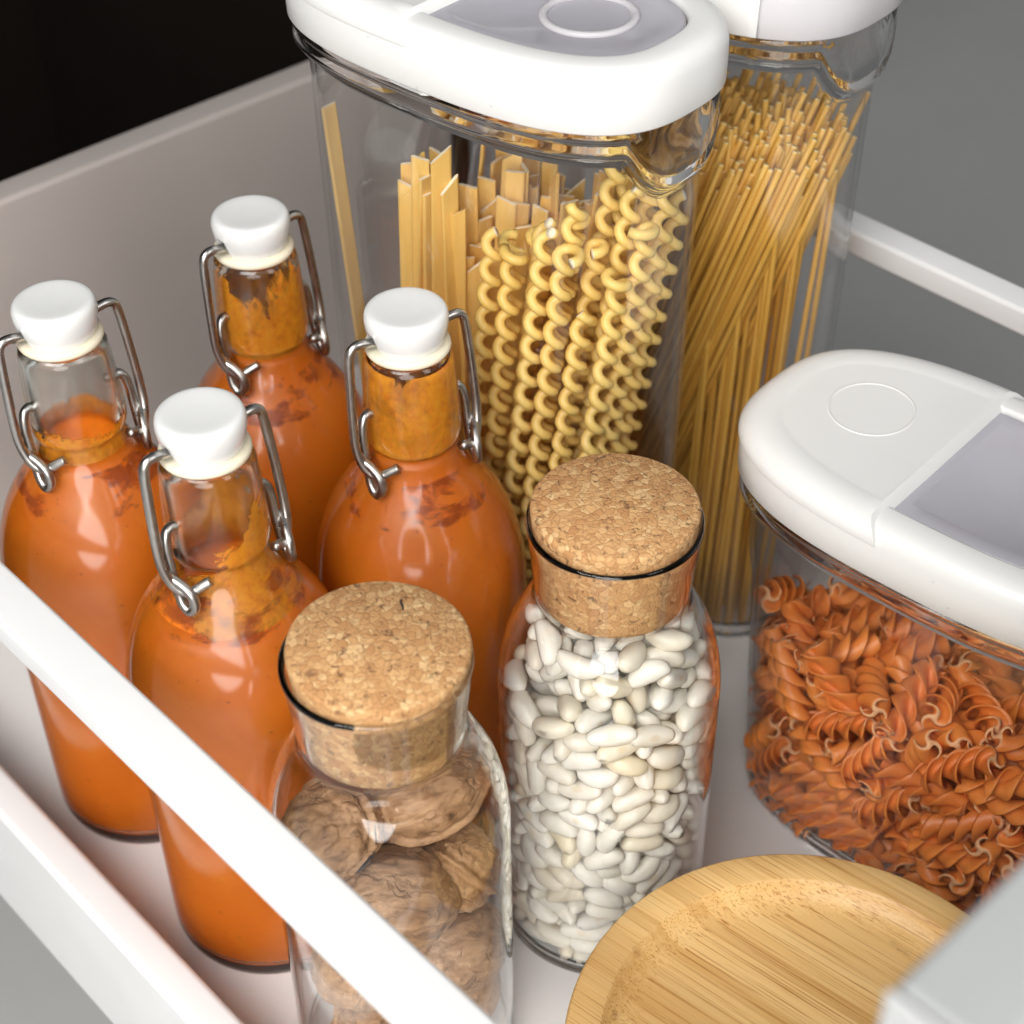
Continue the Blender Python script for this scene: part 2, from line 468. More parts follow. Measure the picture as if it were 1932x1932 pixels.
# settled positions: mesh variant, x, y, z (0.1 mm), quaternion
BEANS = [(2,-258,-93,1670,0.35,-0.77,0.52,-0.16),(0,-269,62,1680,0.45,0.22,0.07,-0.86),(2,-252,-258,1413,0.06,-0.37,-0.86,0.34),(0,66,-222,1679,0.22,-0.83,0.51,-0.05),(3,-66,-255,1606,0.84,0.39,-0.35,-0.16),(2,-128,-337,1379,0.15,-0.13,-0.95,0.21),
(2,-357,-53,1379,0.63,-0.06,0.25,0.73),(1,-94,-195,1673,0.1,-0.14,0.5,-0.85),(0,-349,94,1360,0.75,0.23,-0.02,0.62),(0,-189,-198,1586,0.34,0.09,-0.8,0.49),(1,-62,-358,1237,0.21,0.1,-0.61,0.76),(1,-179,-311,1046,0.15,0.21,0.96,0.06),
(3,-281,-222,1188,0.36,-0.77,0.42,-0.31),(1,-204,-290,1250,0.04,0.9,-0.4,-0.17),(1,-352,-92,846,0.42,0.45,0.57,0.54),(0,-247,-156,1417,0.99,-0.01,0.14,0.01),(0,81,-354,1350,0.12,0.05,-0.94,-0.33),(2,-319,-173,1094,0.09,-0.55,-0.73,0.4),
(1,-263,-251,693,0.8,0.41,-0.38,-0.21),(0,-188,-313,953,0.36,-0.12,0.54,0.75),(0,136,-339,1419,0.27,-0.06,-0.48,-0.83),(1,-348,-76,1145,0.1,0.66,0.75,0.04),(3,-319,-171,1260,0.43,0.34,0.75,0.36),(1,-70,-355,931,0.45,-0.87,0.1,-0.15),
(0,-287,219,1402,0.09,0.44,-0.9,-0),(3,-49,-352,1099,0.14,0.08,-0.02,0.99),(1,-290,-69,1442,0.12,0.86,0.45,-0.2),(1,-257,-258,444,0.12,0.39,0.57,0.71),(2,-129,-338,599,0.3,-0.92,0.06,-0.25),(3,-318,-165,919,0.17,-0.54,-0.81,0.15),
(3,-167,-230,1434,0.05,0.78,0.01,-0.62),(0,-229,-270,1336,0,-0.16,-0.94,0.31),(1,-23,-280,1471,0.26,0.87,0.41,-0.11),(2,-248,-267,822,0.61,0.47,-0.61,0.2),(2,-351,-57,974,0.72,-0.2,0.01,0.66),(1,-133,-332,761,0.96,-0.09,0.1,-0.23),
(0,-357,-77,115,0.51,-0.38,-0.48,0.6),(2,-360,26,1059,0.24,0.56,-0.02,-0.79),(0,34,-234,1603,0.57,0.76,-0.13,-0.27),(3,-299,-169,1352,0.07,0.96,-0.24,-0.11),(3,-300,-191,792,0.2,-0.63,0.3,0.69),(1,-132,-329,846,0.31,0.11,0.34,0.88),
(0,31,-287,1535,0.29,0.15,-0.92,0.24),(0,-359,35,578,0.36,-0.47,0.77,-0.23),(3,-354,-61,631,0.1,0.77,-0.6,-0.18),(2,-246,-220,1049,0.16,0.97,0.1,0.13),(3,-88,-213,1485,0.66,0.32,0.45,-0.51),(1,-335,-124,542,0.58,0.21,0.02,0.78),
(1,-296,-203,584,0.02,0.85,-0.37,-0.37),(2,-346,-93,297,0.01,0.66,0.74,0.11),(0,-360,31,796,0.24,-0.7,-0.65,0.15),(2,-360,-44,485,0.39,-0.61,0.65,-0.23),(2,-339,-122,414,0.82,-0.04,-0.3,-0.48),(1,-268,44,1345,0.4,0.62,-0.66,-0.13),
(2,-308,-189,195,0.82,-0.31,0.15,-0.45),(1,-359,12,715,0.67,-0.1,0.18,-0.72),(0,-210,-297,516,0.4,0.82,0.05,-0.41),(0,-360,-10,245,0.74,0.08,-0.17,0.65),(2,-231,167,1523,0.38,0.17,-0.61,-0.67),(3,-319,30,1182,0.93,-0.33,-0.14,-0.11),
(1,-347,102,1268,0.58,-0.57,-0.58,0.04),(2,-220,-164,1500,0.83,-0.07,0.38,0.39),(2,62,-273,1386,0.07,-0.99,0.04,0.08),(3,-249,-258,350,0.9,0.21,0.09,-0.36),(3,80,-350,1268,0.3,-0.95,-0.08,0.03),(1,220,-165,1634,0.03,-0.4,0.84,-0.37),
(2,-140,260,1616,0.08,0.51,-0.71,0.49),(0,0,-365,861,0.83,0.38,-0.37,0.2),(1,-127,-309,1181,0.82,-0.21,-0.45,0.28),(3,-138,-133,1625,0.92,-0.21,0.21,0.25),(0,-334,-94,761,0.39,0.71,0.51,0.29),(3,-167,-22,1626,0.41,0.02,-0.54,-0.74),
(3,-169,-292,677,0.05,0.85,0.3,0.42),(3,113,-344,1089,0.71,-0.68,0.04,0.17),(1,-191,-270,1123,0.57,0.77,0.29,-0.01),(2,-79,-45,1659,0.5,0.8,0.29,0.12),(0,254,-262,1385,0.83,0.36,0.39,0.14),(3,-234,40,1597,0.23,0.85,-0.08,0.46),
(2,-263,-224,271,0.9,-0.42,0.12,-0.09),(2,-84,-351,527,0.28,0.19,0.88,-0.33),(2,-355,84,985,0.24,0.66,-0.12,-0.7),(3,-82,-239,1361,0.49,0.31,0.48,0.66),(0,-213,-108,1576,0.53,-0.8,-0.25,0.17),(2,-321,-77,1310,0.29,0.21,-0.3,-0.89),
(1,142,-236,1519,0.2,-0.04,-0.98,0.04),(1,-13,-359,475,0.92,0.29,-0.27,0.05),(2,-329,153,1098,0.47,0.22,-0.32,-0.79),(0,320,-172,1370,0.76,-0.07,-0.62,-0.18),(2,-286,-218,115,0.39,0.07,0.08,0.92),(0,-304,-140,694,0.64,0.73,-0.08,0.23),
(2,-68,-327,689,0.57,-0.01,-0.15,0.81),(2,-247,-224,963,0.51,-0.26,0.12,-0.81),(2,-189,-10,1437,0.27,-0.1,-0.69,0.67),(0,-359,35,425,0.14,0.64,-0.68,-0.34),(3,-288,-148,1011,0.22,-0.93,-0.26,-0.14),(3,-211,-43,1516,0.48,0.39,0.13,-0.78),
(3,-27,-323,1309,0.13,0.68,0.7,-0.2),(3,-316,-54,1229,0.19,0.98,-0.05,0.1),(2,103,-311,879,0.36,0.27,0.77,0.46),(3,-8,-105,1669,0.23,0.15,0.4,-0.88),(2,-85,-317,1007,0.74,0.01,-0.28,-0.61),(1,103,-344,527,0.1,-0.89,-0.11,0.43),
(3,136,-335,981,0.36,0.03,-0.83,-0.42),(3,352,-87,1448,0.58,0.57,0.47,0.35),(2,-194,-299,223,0.18,-0.03,-0,0.98),(3,161,-240,1425,0.4,-0.12,-0.23,-0.88),(0,-161,184,1584,0.56,0.79,0.18,-0.18),(2,-281,-159,333,0.29,-0.03,-0.92,-0.27),
(2,-204,-250,603,0.01,0.15,-0.47,0.87),(1,-320,8,887,0.59,0.81,0.01,-0.08),(1,77,-337,1180,0.27,0.88,0.4,-0.04),(2,-161,158,1288,0.77,-0.33,0.33,-0.43),(2,-343,100,117,0.1,0.71,0.66,0.22),(0,-214,76,1484,0.66,-0.07,0.53,0.54),
(2,183,-317,1189,0.27,0.64,-0.22,0.69),(2,-104,42,1674,0.02,0.19,-0.39,0.9),(3,144,-139,1685,0.64,-0.45,-0.36,0.51),(1,139,-328,757,0.47,-0.48,-0.68,-0.31),(1,-321,-52,1054,0.1,-0.25,0.51,-0.82),(1,65,-349,650,0.24,-0.34,-0.06,-0.91),
(3,-210,177,1407,0.3,-0.84,0.08,0.44),(2,-119,-283,1291,0.5,0.03,-0.45,-0.74),(3,32,-343,987,0.72,0.37,0.59,0.06),(3,-356,18,42,0.12,0.67,0.73,0.02),(2,-21,-331,758,0.2,-0.51,-0.78,0.3),(0,191,-308,630,0.24,0.89,0.19,0.34),
(0,-276,238,817,0.68,-0.6,-0.02,0.41),(0,-338,20,332,0.32,0.9,0.27,-0.14),(2,-137,-317,299,0.1,0.46,0.87,0.17),(3,-152,330,1328,0.46,-0.07,-0.76,-0.46),(2,-317,-104,40,0.11,0.89,0.44,-0.02),(0,-304,122,1193,0.25,0.21,0.76,0.56),
(2,47,-327,808,0.6,0.68,-0.23,-0.36),(2,-338,119,378,0.16,-0.82,-0.46,-0.28),(1,-83,208,1664,0.29,0.33,-0.67,-0.6),(1,-283,220,1244,0.45,0.04,-0.12,-0.88),(2,-323,166,722,0.52,0.19,-0.49,-0.67),(3,-349,52,187,0.01,-0.65,-0.69,-0.31),
(3,-312,97,666,0.23,0.24,0.94,0.01),(0,-4,-216,1325,0.47,0.09,0.25,0.84),(2,-273,235,569,0.35,0.34,-0.87,-0.04),(2,-111,104,1607,0.41,-0.81,-0.28,0.32),(0,-327,62,510,0.27,-0.2,-0.45,0.82),(3,-302,193,207,0.47,0.04,0.25,-0.85),
(0,-267,-196,39,0.98,-0.17,0.03,0.02),(1,-300,128,51,0.86,0.47,-0.2,-0.03),(0,-302,202,331,0.61,-0.21,-0.73,-0.22),(2,-108,-310,423,0.92,0.2,0.21,0.28),(2,-296,146,803,0.32,-0.94,-0.02,0.11),(1,-187,54,1366,0.33,-0.61,-0.69,0.22),
(0,-220,-184,871,0.45,0.75,0.47,0.09),(1,-284,176,902,0.02,-0.55,-0.65,-0.53),(3,-316,89,866,0.1,-0.37,-0.68,-0.62),(1,-47,-350,346,0.29,0.92,0.17,-0.23),(2,-300,176,1015,0.41,0.56,0.7,0.18),(3,-304,136,575,0.21,0.26,0.65,-0.68),
(0,199,-306,847,0.52,-0.6,0.22,0.57),(0,-185,-314,140,0.07,0.24,0.82,0.51),(2,-208,-291,41,0.25,0.06,-0.05,0.97),(0,19,-337,398,0.36,0.32,0.28,0.83),(3,88,-308,431,0.52,0.13,0.17,0.82),(1,177,-311,399,0.83,0,-0.51,0.22),
(3,-317,119,271,0.96,0,0.19,0.19),(3,247,-244,1287,0.35,-0.71,-0.61,-0.05),(0,203,-302,524,0.39,0.19,-0.82,-0.37),(0,-227,148,1244,0.31,-0.77,-0.4,0.4),(3,-27,-173,1427,0.6,0.45,0.04,-0.66),(3,210,-160,1544,0.52,-0.15,-0.23,-0.81),
(2,207,-280,1012,0.13,0.94,0.03,-0.32),(2,-274,226,45,0.79,0.56,0.18,0.17),(2,-25,363,1380,0.46,-0.77,-0.19,-0.4),(2,-299,127,470,0.04,-0.32,-0.93,-0.2),(3,-10,-319,619,0.6,-0.28,0.28,-0.69),(3,287,-223,857,0.24,-0.44,0.5,-0.71),
(3,-78,-352,223,0.24,-0.42,0.42,0.76),(1,59,-149,1612,0.87,0.31,-0.27,-0.29),(0,-155,-246,373,0.4,-0.7,-0.32,0.5),(2,56,-287,722,0.27,0.71,-0.64,-0.12),(1,-226,278,1127,0.3,0.07,0.17,-0.94),(1,-172,300,1208,0.21,-0.85,-0.47,0.12),
(0,153,-331,262,0.68,0.67,0.15,0.25),(1,-124,238,1411,0.18,0.15,0.86,0.44),(0,-225,-79,1367,0.85,0.48,0.11,0.2),(2,84,-318,341,0.66,0.41,-0.12,-0.62),(0,276,-238,1170,0.68,-0.64,-0.17,0.33),(2,-211,296,471,0.42,0.84,0.23,0.26),
(3,-46,-132,1544,0.68,-0.3,-0.24,-0.63),(1,42,-335,254,0.52,-0.74,-0.4,0.17),(0,217,-264,1102,0.48,-0.86,0.14,0.11),(3,-138,-114,1511,0.67,-0.31,-0.28,-0.61),(1,-63,246,1561,0.65,0.32,-0.58,-0.38),(3,-255,186,430,0.66,0.64,-0.09,-0.38),
(2,-130,-132,1414,0.01,-0.88,0.47,-0.05),(2,7,260,1611,0.27,-0.33,-0.74,0.52),(2,-225,282,1037,0.89,-0.01,-0.36,0.3),(2,-279,-78,159,0.14,0.81,-0.57,0.06),(2,279,-43,1586,0.82,-0.03,0.45,0.35),(1,-167,-156,1338,0.08,-0.83,-0.55,0.06),
(3,207,-255,727,0.49,-0.49,-0.52,0.5),(3,124,-260,1239,0.58,0.49,-0.59,0.26),(3,-263,181,125,0.95,-0.09,0.05,-0.3),(2,-202,-209,755,0.9,0.22,-0.19,-0.34),(1,287,-213,765,0.14,0.84,0.51,-0.12),(1,-5,-42,1588,0.53,-0.76,-0.27,0.28),
(1,-116,-29,1537,0.53,0.11,0.76,0.37),(0,-70,-359,49,0.06,0.2,0.79,-0.58),(2,268,-210,680,0.31,-0.66,0.56,-0.39),(3,-216,247,389,0.9,0.36,-0.2,-0.13),(0,-228,277,1305,0.86,-0.07,0.35,0.37),(3,-19,-293,1187,0.37,-0.4,-0.83,-0.12),
(0,89,-313,183,0.03,-0.8,0.6,-0.08),(3,-207,-136,240,0.26,-0.91,-0.31,-0.03),(3,-253,180,1163,0.42,-0.01,-0.16,0.89),(3,33,-233,1249,0.08,-0.68,-0.72,0.12),(2,-116,245,1315,0.67,-0.72,0.17,0.05),(1,46,-196,1487,0.17,0.28,0.27,0.91),
(3,-75,46,1552,0.42,0.71,-0.46,0.34),(3,-221,-172,400,0.89,-0.44,0.07,0.13),(1,-212,-186,663,0.68,-0.68,-0.02,-0.28),(0,-162,-218,1188,0.13,-0.17,-0.53,-0.82),(3,-102,-273,548,0.22,0.89,-0.13,0.39),(3,229,-139,1443,0.06,-0.26,0.78,-0.56),
(0,321,-175,1249,0.23,0.48,-0.62,-0.58),(3,-204,252,112,0.51,0.7,-0.41,-0.28),(3,236,-228,271,0.44,0.44,0.57,0.53),(1,-166,111,1540,0.16,0.86,0.12,-0.47),(2,-237,251,723,0.77,0.04,0.28,0.57),(3,-284,-68,244,0.77,-0.22,-0.26,0.55),
(0,-15,-287,890,0.26,0.94,0.14,0.17),(1,-265,-71,1119,0.59,-0.46,-0.63,0.21),(3,89,-265,1059,0.16,-0.76,-0.3,-0.55),(2,-39,266,1459,0.86,-0.45,0.17,-0.18),(3,-275,-40,661,0.2,0.79,-0.53,-0.24),(1,304,-191,946,0.58,0.71,0.34,0.18),
(0,-1,-271,1021,0.45,0.21,-0.83,-0.26),(0,-118,190,1481,0.58,0.36,0.08,-0.72),(2,-170,270,555,0.46,0.79,-0.35,-0.2),(0,-264,-89,923,0.52,0.72,-0.32,-0.34),(1,93,-173,1399,0.15,0.96,0.2,0.1),(1,-124,53,1441,0.86,-0.12,0,-0.5),
(0,-54,-306,126,0.07,-0.8,-0.6,0.05),(0,294,-204,1032,0.93,0.02,0.09,0.35),(3,212,-150,1338,0.94,-0.15,-0.3,0.1),(0,-4,-309,191,0.68,0.07,-0.2,0.71),(3,-241,-181,495,0.8,-0.4,0.02,-0.46),(3,-221,239,294,0.71,-0.61,0.05,-0.33),
(1,229,-244,113,0.11,-0.69,-0.71,0.03),(2,45,-223,1164,0.12,-0.64,-0.75,-0.15),(2,-239,-144,1283,0.58,-0.1,-0.2,0.78),(0,-44,144,1533,0.21,0.25,0.04,-0.94),(2,-273,48,1108,0.01,-0.57,-0.76,-0.33),(1,-148,131,1194,0.89,-0.22,0.06,0.4),
(3,-52,-186,1226,0.18,-0.55,-0.3,-0.76),(0,42,304,1485,0.2,0.13,0.78,0.58),(1,280,-190,182,0.51,-0.17,-0.75,0.39),(0,-272,-16,571,0.23,0.09,0.84,-0.49),(1,-249,-121,580,0.9,-0.14,0.16,-0.37),(1,117,-264,570,0,0.2,-0.7,0.69),
(2,124,-245,964,0.29,0.25,-0,-0.92),(1,94,-191,1312,0.4,0.45,-0.68,-0.41),(1,109,340,1428,0.12,-0.2,-0.97,0.06),(1,278,-54,1473,0.68,-0.3,-0.41,-0.52),(2,-159,326,42,0.21,-0.1,0.37,-0.9),(2,280,-203,521,0.65,0.09,-0.41,0.63),
(3,197,-220,918,0.01,0.64,0.77,-0.06),(2,-76,-260,1107,0.44,0.6,-0.32,0.59),(2,-240,-131,1201,0.01,0.94,-0.28,0.17),(2,360,-54,1234,0.19,-0.59,0.05,-0.79),(1,177,-92,1591,0.88,0.15,0.26,0.36),(0,56,-7,1665,0.93,-0.24,0.07,0.27),
(3,-28,143,1648,0.48,-0.26,-0.23,-0.81),(0,-206,-80,56,0.32,0.17,-0.39,0.85),(1,124,-298,112,0.58,-0.11,0.01,0.81),(3,299,-201,375,0.51,-0.28,0.8,-0.14),(3,-102,-218,646,0.04,-0.68,0.73,0.08),(1,-271,-77,830,0.56,0.34,0.54,0.53),
(1,52,-192,929,0.79,-0.09,-0.6,-0.03),(0,339,-99,884,0.76,-0.04,0.22,-0.61),(0,-219,-171,1123,0.52,-0.57,-0.26,0.58),(0,-101,201,1239,0.25,0.88,-0.41,0.06),(1,279,78,1540,0.28,0.53,0.77,-0.21),(0,-192,-80,150,0.17,-0.65,-0.56,0.47),
(3,211,-292,188,0.87,0.39,0.1,0.28),(1,-75,-233,328,0.59,0.12,-0.47,-0.64),(2,-163,-134,788,0.35,-0.92,0.2,0.07),(1,-129,-258,911,0.07,-0.98,0.1,-0.18),(2,-224,273,876,0.39,-0.4,0.1,-0.82),(2,154,-119,954,0.26,0.28,-0.72,-0.58),
(3,217,-60,1014,0.33,0.23,0.32,0.86),(2,306,-127,1160,0.93,-0.19,-0.17,-0.27),(0,136,-185,1045,0.64,-0.53,0.12,-0.54),(0,-193,30,1142,0.69,0.14,0,0.71),(0,-75,317,1233,0.66,-0.03,-0.13,0.74),(1,176,-24,1512,0.56,-0.08,-0.48,0.67),
(3,36,-71,1512,0.72,0.02,0.27,0.64),(1,-23,26,1470,0.74,-0.31,0.29,0.52),(1,92,-57,1585,0.37,0.41,-0.68,0.49)]
FUSILLI = [(0,-571,-126,52,0.88,-0.17,-0.09,0.44),(1,-411,90,52,0.79,0.16,-0.12,-0.58),(2,-25,-161,52,0.09,0.02,-0.2,-0.98),(3,-7,105,52,0.49,-0.1,0.17,-0.85),(0,419,-161,52,0.54,0.36,0.42,0.63),(1,602,-130,103,0.17,0.96,-0.14,-0.18),
(2,-528,-195,123,0.88,-0.17,-0.1,0.44),(3,-630,154,52,0.47,-0.31,0.46,-0.69),(0,-31,-356,52,0,0,0.83,0.56),(1,152,65,52,0.52,0.78,0.3,0.2),(2,562,-210,173,0.67,-0.19,0.65,-0.32),(3,491,303,52,0.07,0.11,0.82,0.55),
(0,-373,225,132,0.94,0.19,0.27,-0.06),(1,-153,75,123,0.78,0.58,-0.25,0.02),(2,88,-169,164,0.51,0.13,0.19,-0.83),(3,-166,288,94,0.13,-0.96,0.21,0.1),(0,343,-261,125,0.87,-0.36,-0.14,-0.3),(1,394,100,52,0.24,-0.16,0.53,-0.8),
(2,-395,-227,130,0.93,0.12,0.32,0.14),(3,-291,10,112,0.11,0.41,0.66,0.62),(0,213,-210,181,0.69,-0.24,-0.11,-0.67),(1,-85,171,165,0.15,-0.05,-0.46,0.87),(2,327,-159,168,0.26,-0.74,0.11,-0.6),(3,421,216,149,0.76,0.55,0.17,0.3),
(0,-253,-290,107,0.96,0.18,-0.07,0.17),(1,-577,225,290,0.72,-0.36,-0.43,-0.41),(2,209,-348,125,0.24,-0.1,-0.87,-0.43),(3,155,155,136,0.61,-0.14,-0.27,-0.73),(0,354,9,200,0.22,-0.96,0.06,-0.17),(1,597,129,112,0.28,-0.06,0.19,-0.94),
(2,-277,-142,251,0.54,0.25,0.01,-0.81),(3,-179,-49,209,0.23,0.52,-0.5,-0.66),(0,154,353,241,0.2,-0.98,0,-0.06),(1,51,255,173,0.65,0.58,-0.49,-0.05),(2,479,-208,275,0.42,-0.18,-0.59,0.67),(3,646,57,52,0.53,-0.8,-0.24,0.16),
(0,-765,16,165,0.2,-0.67,0.56,0.44),(1,-712,202,190,0.5,0.41,0.5,-0.58),(2,-96,-314,212,0.54,-0.83,-0.15,0.01),(3,252,347,148,0.2,-0.98,0.02,-0.06),(0,753,41,134,0.27,0.69,-0.39,-0.55),(1,652,32,197,0.43,0.74,-0.37,-0.36),
(2,-176,-352,304,0.03,-0.07,0.2,0.98),(3,4,-119,231,0.38,0,0.9,0.2),(0,156,268,303,0.04,0.04,0.83,0.56),(1,-92,241,259,0.33,-0.2,-0.42,0.82),(2,256,-113,322,0.49,-0.25,0.05,0.83),(3,361,121,244,0.86,-0.49,0.11,-0.06),
(0,-394,335,186,0.49,0.04,0.85,-0.16),(1,-564,103,271,0.35,0.16,0.82,-0.43),(2,61,-250,336,0.58,0.81,0.02,-0.03),(3,-174,171,308,0.74,-0.61,0.07,-0.28),(0,431,-320,337,0.55,0.81,-0,0.17),(1,663,-245,309,0.08,-0.6,0.05,-0.79),
(2,-316,-28,213,0.26,0.73,0.4,0.49),(3,-647,122,394,0.41,-0.6,-0.69,0.06),(0,-225,-246,419,0.34,0.14,0.86,-0.35),(1,-247,113,368,0.77,-0.48,0.24,-0.35),(2,643,254,373,0.8,0.26,0.44,-0.31),(3,-94,-87,294,0.41,0.01,-0.02,-0.91),
(0,-630,-129,153,0.2,-0.22,0.91,0.3),(1,-569,0,421,0.8,0.39,0.17,-0.42),(2,-125,-123,404,0.01,-0.17,-0.46,-0.87),(3,56,102,399,0.36,0.85,0.36,0.15),(0,47,-356,385,0.33,0.06,-0.93,0.17),(1,270,343,365,0.98,-0.19,0.03,-0.03),
(2,-511,55,164,0.38,0.66,-0.53,0.38),(3,576,287,295,0.42,0.3,-0.57,0.64),(0,106,-3,381,0.38,-0.78,-0.22,0.45),(1,430,233,404,0.71,0.56,0.11,-0.43),(2,662,-62,282,0.84,0.37,-0.1,-0.37),(3,748,-17,355,0.69,-0.2,0.02,0.69),
(0,-407,-212,259,0.48,0.46,0.6,0.44),(1,-764,-24,313,0.28,-0.65,-0.58,-0.41),(2,307,-344,450,0.31,0.16,0.78,-0.52),(3,-178,257,415,0.37,0.9,0.18,-0.18),(0,160,-233,435,0.6,-0.22,0.09,-0.76),(1,767,28,591,0.62,-0.33,-0.71,-0.08),
(2,-618,-249,254,0.14,-0.26,-0.48,0.83),(3,269,347,560,0.09,-0.27,0.2,0.94),(0,-427,210,293,0.31,0.57,0.6,0.47),(1,-165,94,465,0.48,-0.81,-0.2,0.28),(2,529,183,447,0.7,0.53,0.08,-0.48),(3,97,-212,515,0.34,0.46,-0.69,-0.44),
(0,-55,357,494,0.24,0.36,-0.5,0.74),(1,-560,-167,314,0.68,-0.67,0.04,-0.3),(2,502,-210,416,0.96,0.15,0.03,0.22),(3,-78,156,545,0.07,-0.91,0.41,-0.03),(0,671,-72,513,0.73,-0.32,0.3,-0.52),(1,654,16,414,0.83,-0.42,-0.29,0.23),
(2,-615,-250,364,0.95,0.12,-0.19,-0.23),(3,-391,326,414,0.09,-0.05,-0.14,-0.99),(0,-648,-218,458,0.18,-0.3,-0.47,0.81),(1,-404,319,612,0.68,0.65,0.28,-0.2),(2,760,-93,710,0.69,-0.03,0.7,-0.18),(3,617,241,584,0.29,-0.13,-0.82,0.48),
(0,-665,-133,531,0.57,-0.5,-0.04,-0.65),(1,97,155,506,0.16,-0.79,0.58,-0.1),(2,366,-223,514,0.97,-0.25,-0.03,-0.03),(3,-57,-119,497,0.66,0.46,-0.17,-0.57),(0,562,-92,508,0.64,-0.44,0.23,-0.59),(1,359,76,364,0.2,0.23,0.67,0.68),
(2,324,93,553,0.46,0.6,-0.5,-0.42),(3,-738,-114,615,0.43,0.65,-0.61,0.15),(0,-458,-142,432,0.31,-0.01,-0.95,-0.09),(1,250,23,485,0.72,-0.18,0.17,-0.64),(2,-418,-269,477,0.47,-0.11,-0.8,0.35),(3,489,-191,624,0.5,0.63,0.52,0.3),
(0,-424,-51,523,0.86,0.34,0.09,-0.36),(1,159,221,636,0.51,0.13,-0.07,-0.85),(2,154,-280,596,0.06,0.39,0.52,0.76),(3,257,-229,614,0.47,-0.11,-0.18,0.86),(0,710,-207,730,0.5,-0.45,0.6,0.44),(1,-8,221,628,0.37,0.63,0.65,0.23),
(2,-506,198,518,0.09,0.72,-0.62,-0.3),(3,-596,164,718,0.78,-0.6,-0.07,-0.14),(0,395,8,459,0.07,-0.55,0.79,0.25),(1,-201,349,712,0.98,-0.19,0.01,0.03),(2,620,142,644,0.32,-0.17,0.88,-0.3),(3,692,11,895,0.21,0.48,-0.83,0.2),
(0,-672,213,572,0.33,0.81,0.1,0.47),(1,-45,-123,604,0.87,0.35,0.16,0.29),(2,184,-243,707,0.63,-0.12,-0.23,0.73),(3,-369,175,635,0.48,-0.31,-0.82,0.04),(0,600,-204,765,0.69,0.22,-0.62,0.29),(1,58,356,719,0.11,-0.52,-0.18,-0.83),
(2,388,-40,761,0.4,-0.28,0.24,-0.84),(3,-380,100,428,0.71,0.28,0.01,-0.65),(0,-271,-163,559,0.39,0.81,0.42,0.12),(1,-162,30,630,0.36,0.4,0.82,0.19),(2,392,-165,669,0.43,-0.79,-0.06,-0.44),(3,377,118,672,0.24,0.28,-0.9,-0.25),
(0,10,-306,673,0.34,-0.42,0.33,0.77),(1,-431,81,612,0.31,-0.29,-0.72,0.55),(2,356,-34,660,0.56,-0.76,-0.11,0.32),(3,-237,143,703,0.14,-0.1,-0.55,-0.82),(0,623,-72,735,0.81,0.04,0.58,0.04),(1,156,-27,709,0.83,0.18,0.52,0.06),
(2,-565,-287,692,0.35,-0.22,-0.89,-0.18),(3,-306,-54,696,0.12,0.31,0.56,0.76),(0,416,-325,754,0.82,-0.55,-0.15,-0.01),(1,-556,-37,737,0.2,-0.94,0.26,-0.09),(2,758,25,1014,0.2,-0.66,-0.7,-0.17),(0,-384,-225,692,0.64,-0.75,0.05,-0.14),
(1,-504,-89,615,0.3,-0.94,0.13,-0.12),(2,-231,-350,566,0.18,-0.9,0.1,0.38),(3,-135,295,850,0.76,-0.29,0.58,-0.02),(0,190,176,742,0.07,0.84,-0.23,-0.49),(1,213,347,812,0,-0.33,-0.06,-0.94),(2,-652,91,635,0.94,-0.26,-0.16,-0.15),
(3,-752,-82,746,0.09,-0.66,-0.39,0.63),(0,-99,121,1005,0.48,0.35,0.23,0.78),(1,-55,144,768,0.37,0.92,-0.03,-0.14),(2,272,-229,829,0.6,0.24,-0.69,0.33),(3,82,40,824,0.61,-0.77,-0.07,0.15),(0,179,-318,947,0.81,-0.56,0.18,0.01),
(1,-327,342,934,0.18,0.36,-0.49,0.77),(2,63,-175,806,0.94,-0.24,0.01,-0.25),(3,621,158,804,0.29,0.25,0.48,-0.79),(1,583,249,853,0.16,-0.51,0.11,0.84),(2,-86,20,749,0.14,-0.13,-0.97,0.15),(3,365,92,790,0.88,-0.08,0.08,0.47),
(0,159,-154,913,0.85,0.48,0.11,0.18),(1,43,132,913,0.02,-0.93,0.36,-0.09),(3,498,314,881,0.18,0.49,0.4,-0.75),(0,-624,-136,909,0.63,0.11,-0.07,-0.77),(1,-644,-74,809,0.4,-0.84,0.37,-0.08),(2,209,-207,1045,0.45,-0.23,0.24,-0.83),
(3,-1,202,1010,0.69,0.03,0.3,0.66),(0,515,-227,960,0.5,0.14,0.35,-0.78),(1,581,47,822,0.58,0.21,0.65,-0.45),(2,115,-351,861,0.06,0.21,-0.3,0.93),(3,-707,101,915,0.28,-0.49,-0.23,-0.8),(0,314,-343,1057,0.25,-0.27,-0.56,-0.74),
(1,-288,108,830,0.32,-0.61,0.68,-0.25),(3,437,-136,851,0.85,0.13,0.24,0.45),(0,-433,-320,808,0.81,-0.56,0.17,0.01),(1,-604,249,991,0.28,0.1,-0.83,-0.46),(2,-529,175,880,0.14,-0.98,0.15,0.04),(3,175,-58,980,0.35,0.22,-0.83,-0.37),
(0,333,271,823,0.36,0.56,0.08,-0.74),(1,523,181,979,0.32,-0.27,0.41,0.81),(2,285,347,1035,0.51,-0.78,-0.16,-0.31),(3,-85,-247,694,0.87,-0.31,-0.12,0.37),(0,-83,-162,878,0.33,0.82,0.14,0.45),(1,446,-108,953,0.35,0.31,-0.79,-0.41),
(2,-160,-100,936,0.31,0.41,0.35,-0.79),(3,379,181,1021,0.52,-0.08,0.09,-0.84),(0,-323,-339,883,0.02,0.16,0.21,0.97),(1,-521,270,812,0.06,-0.11,0.94,0.32),(3,-172,185,933,0.43,0.78,-0.2,-0.4),(0,-384,-182,826,0.81,0.52,0.26,-0.05),
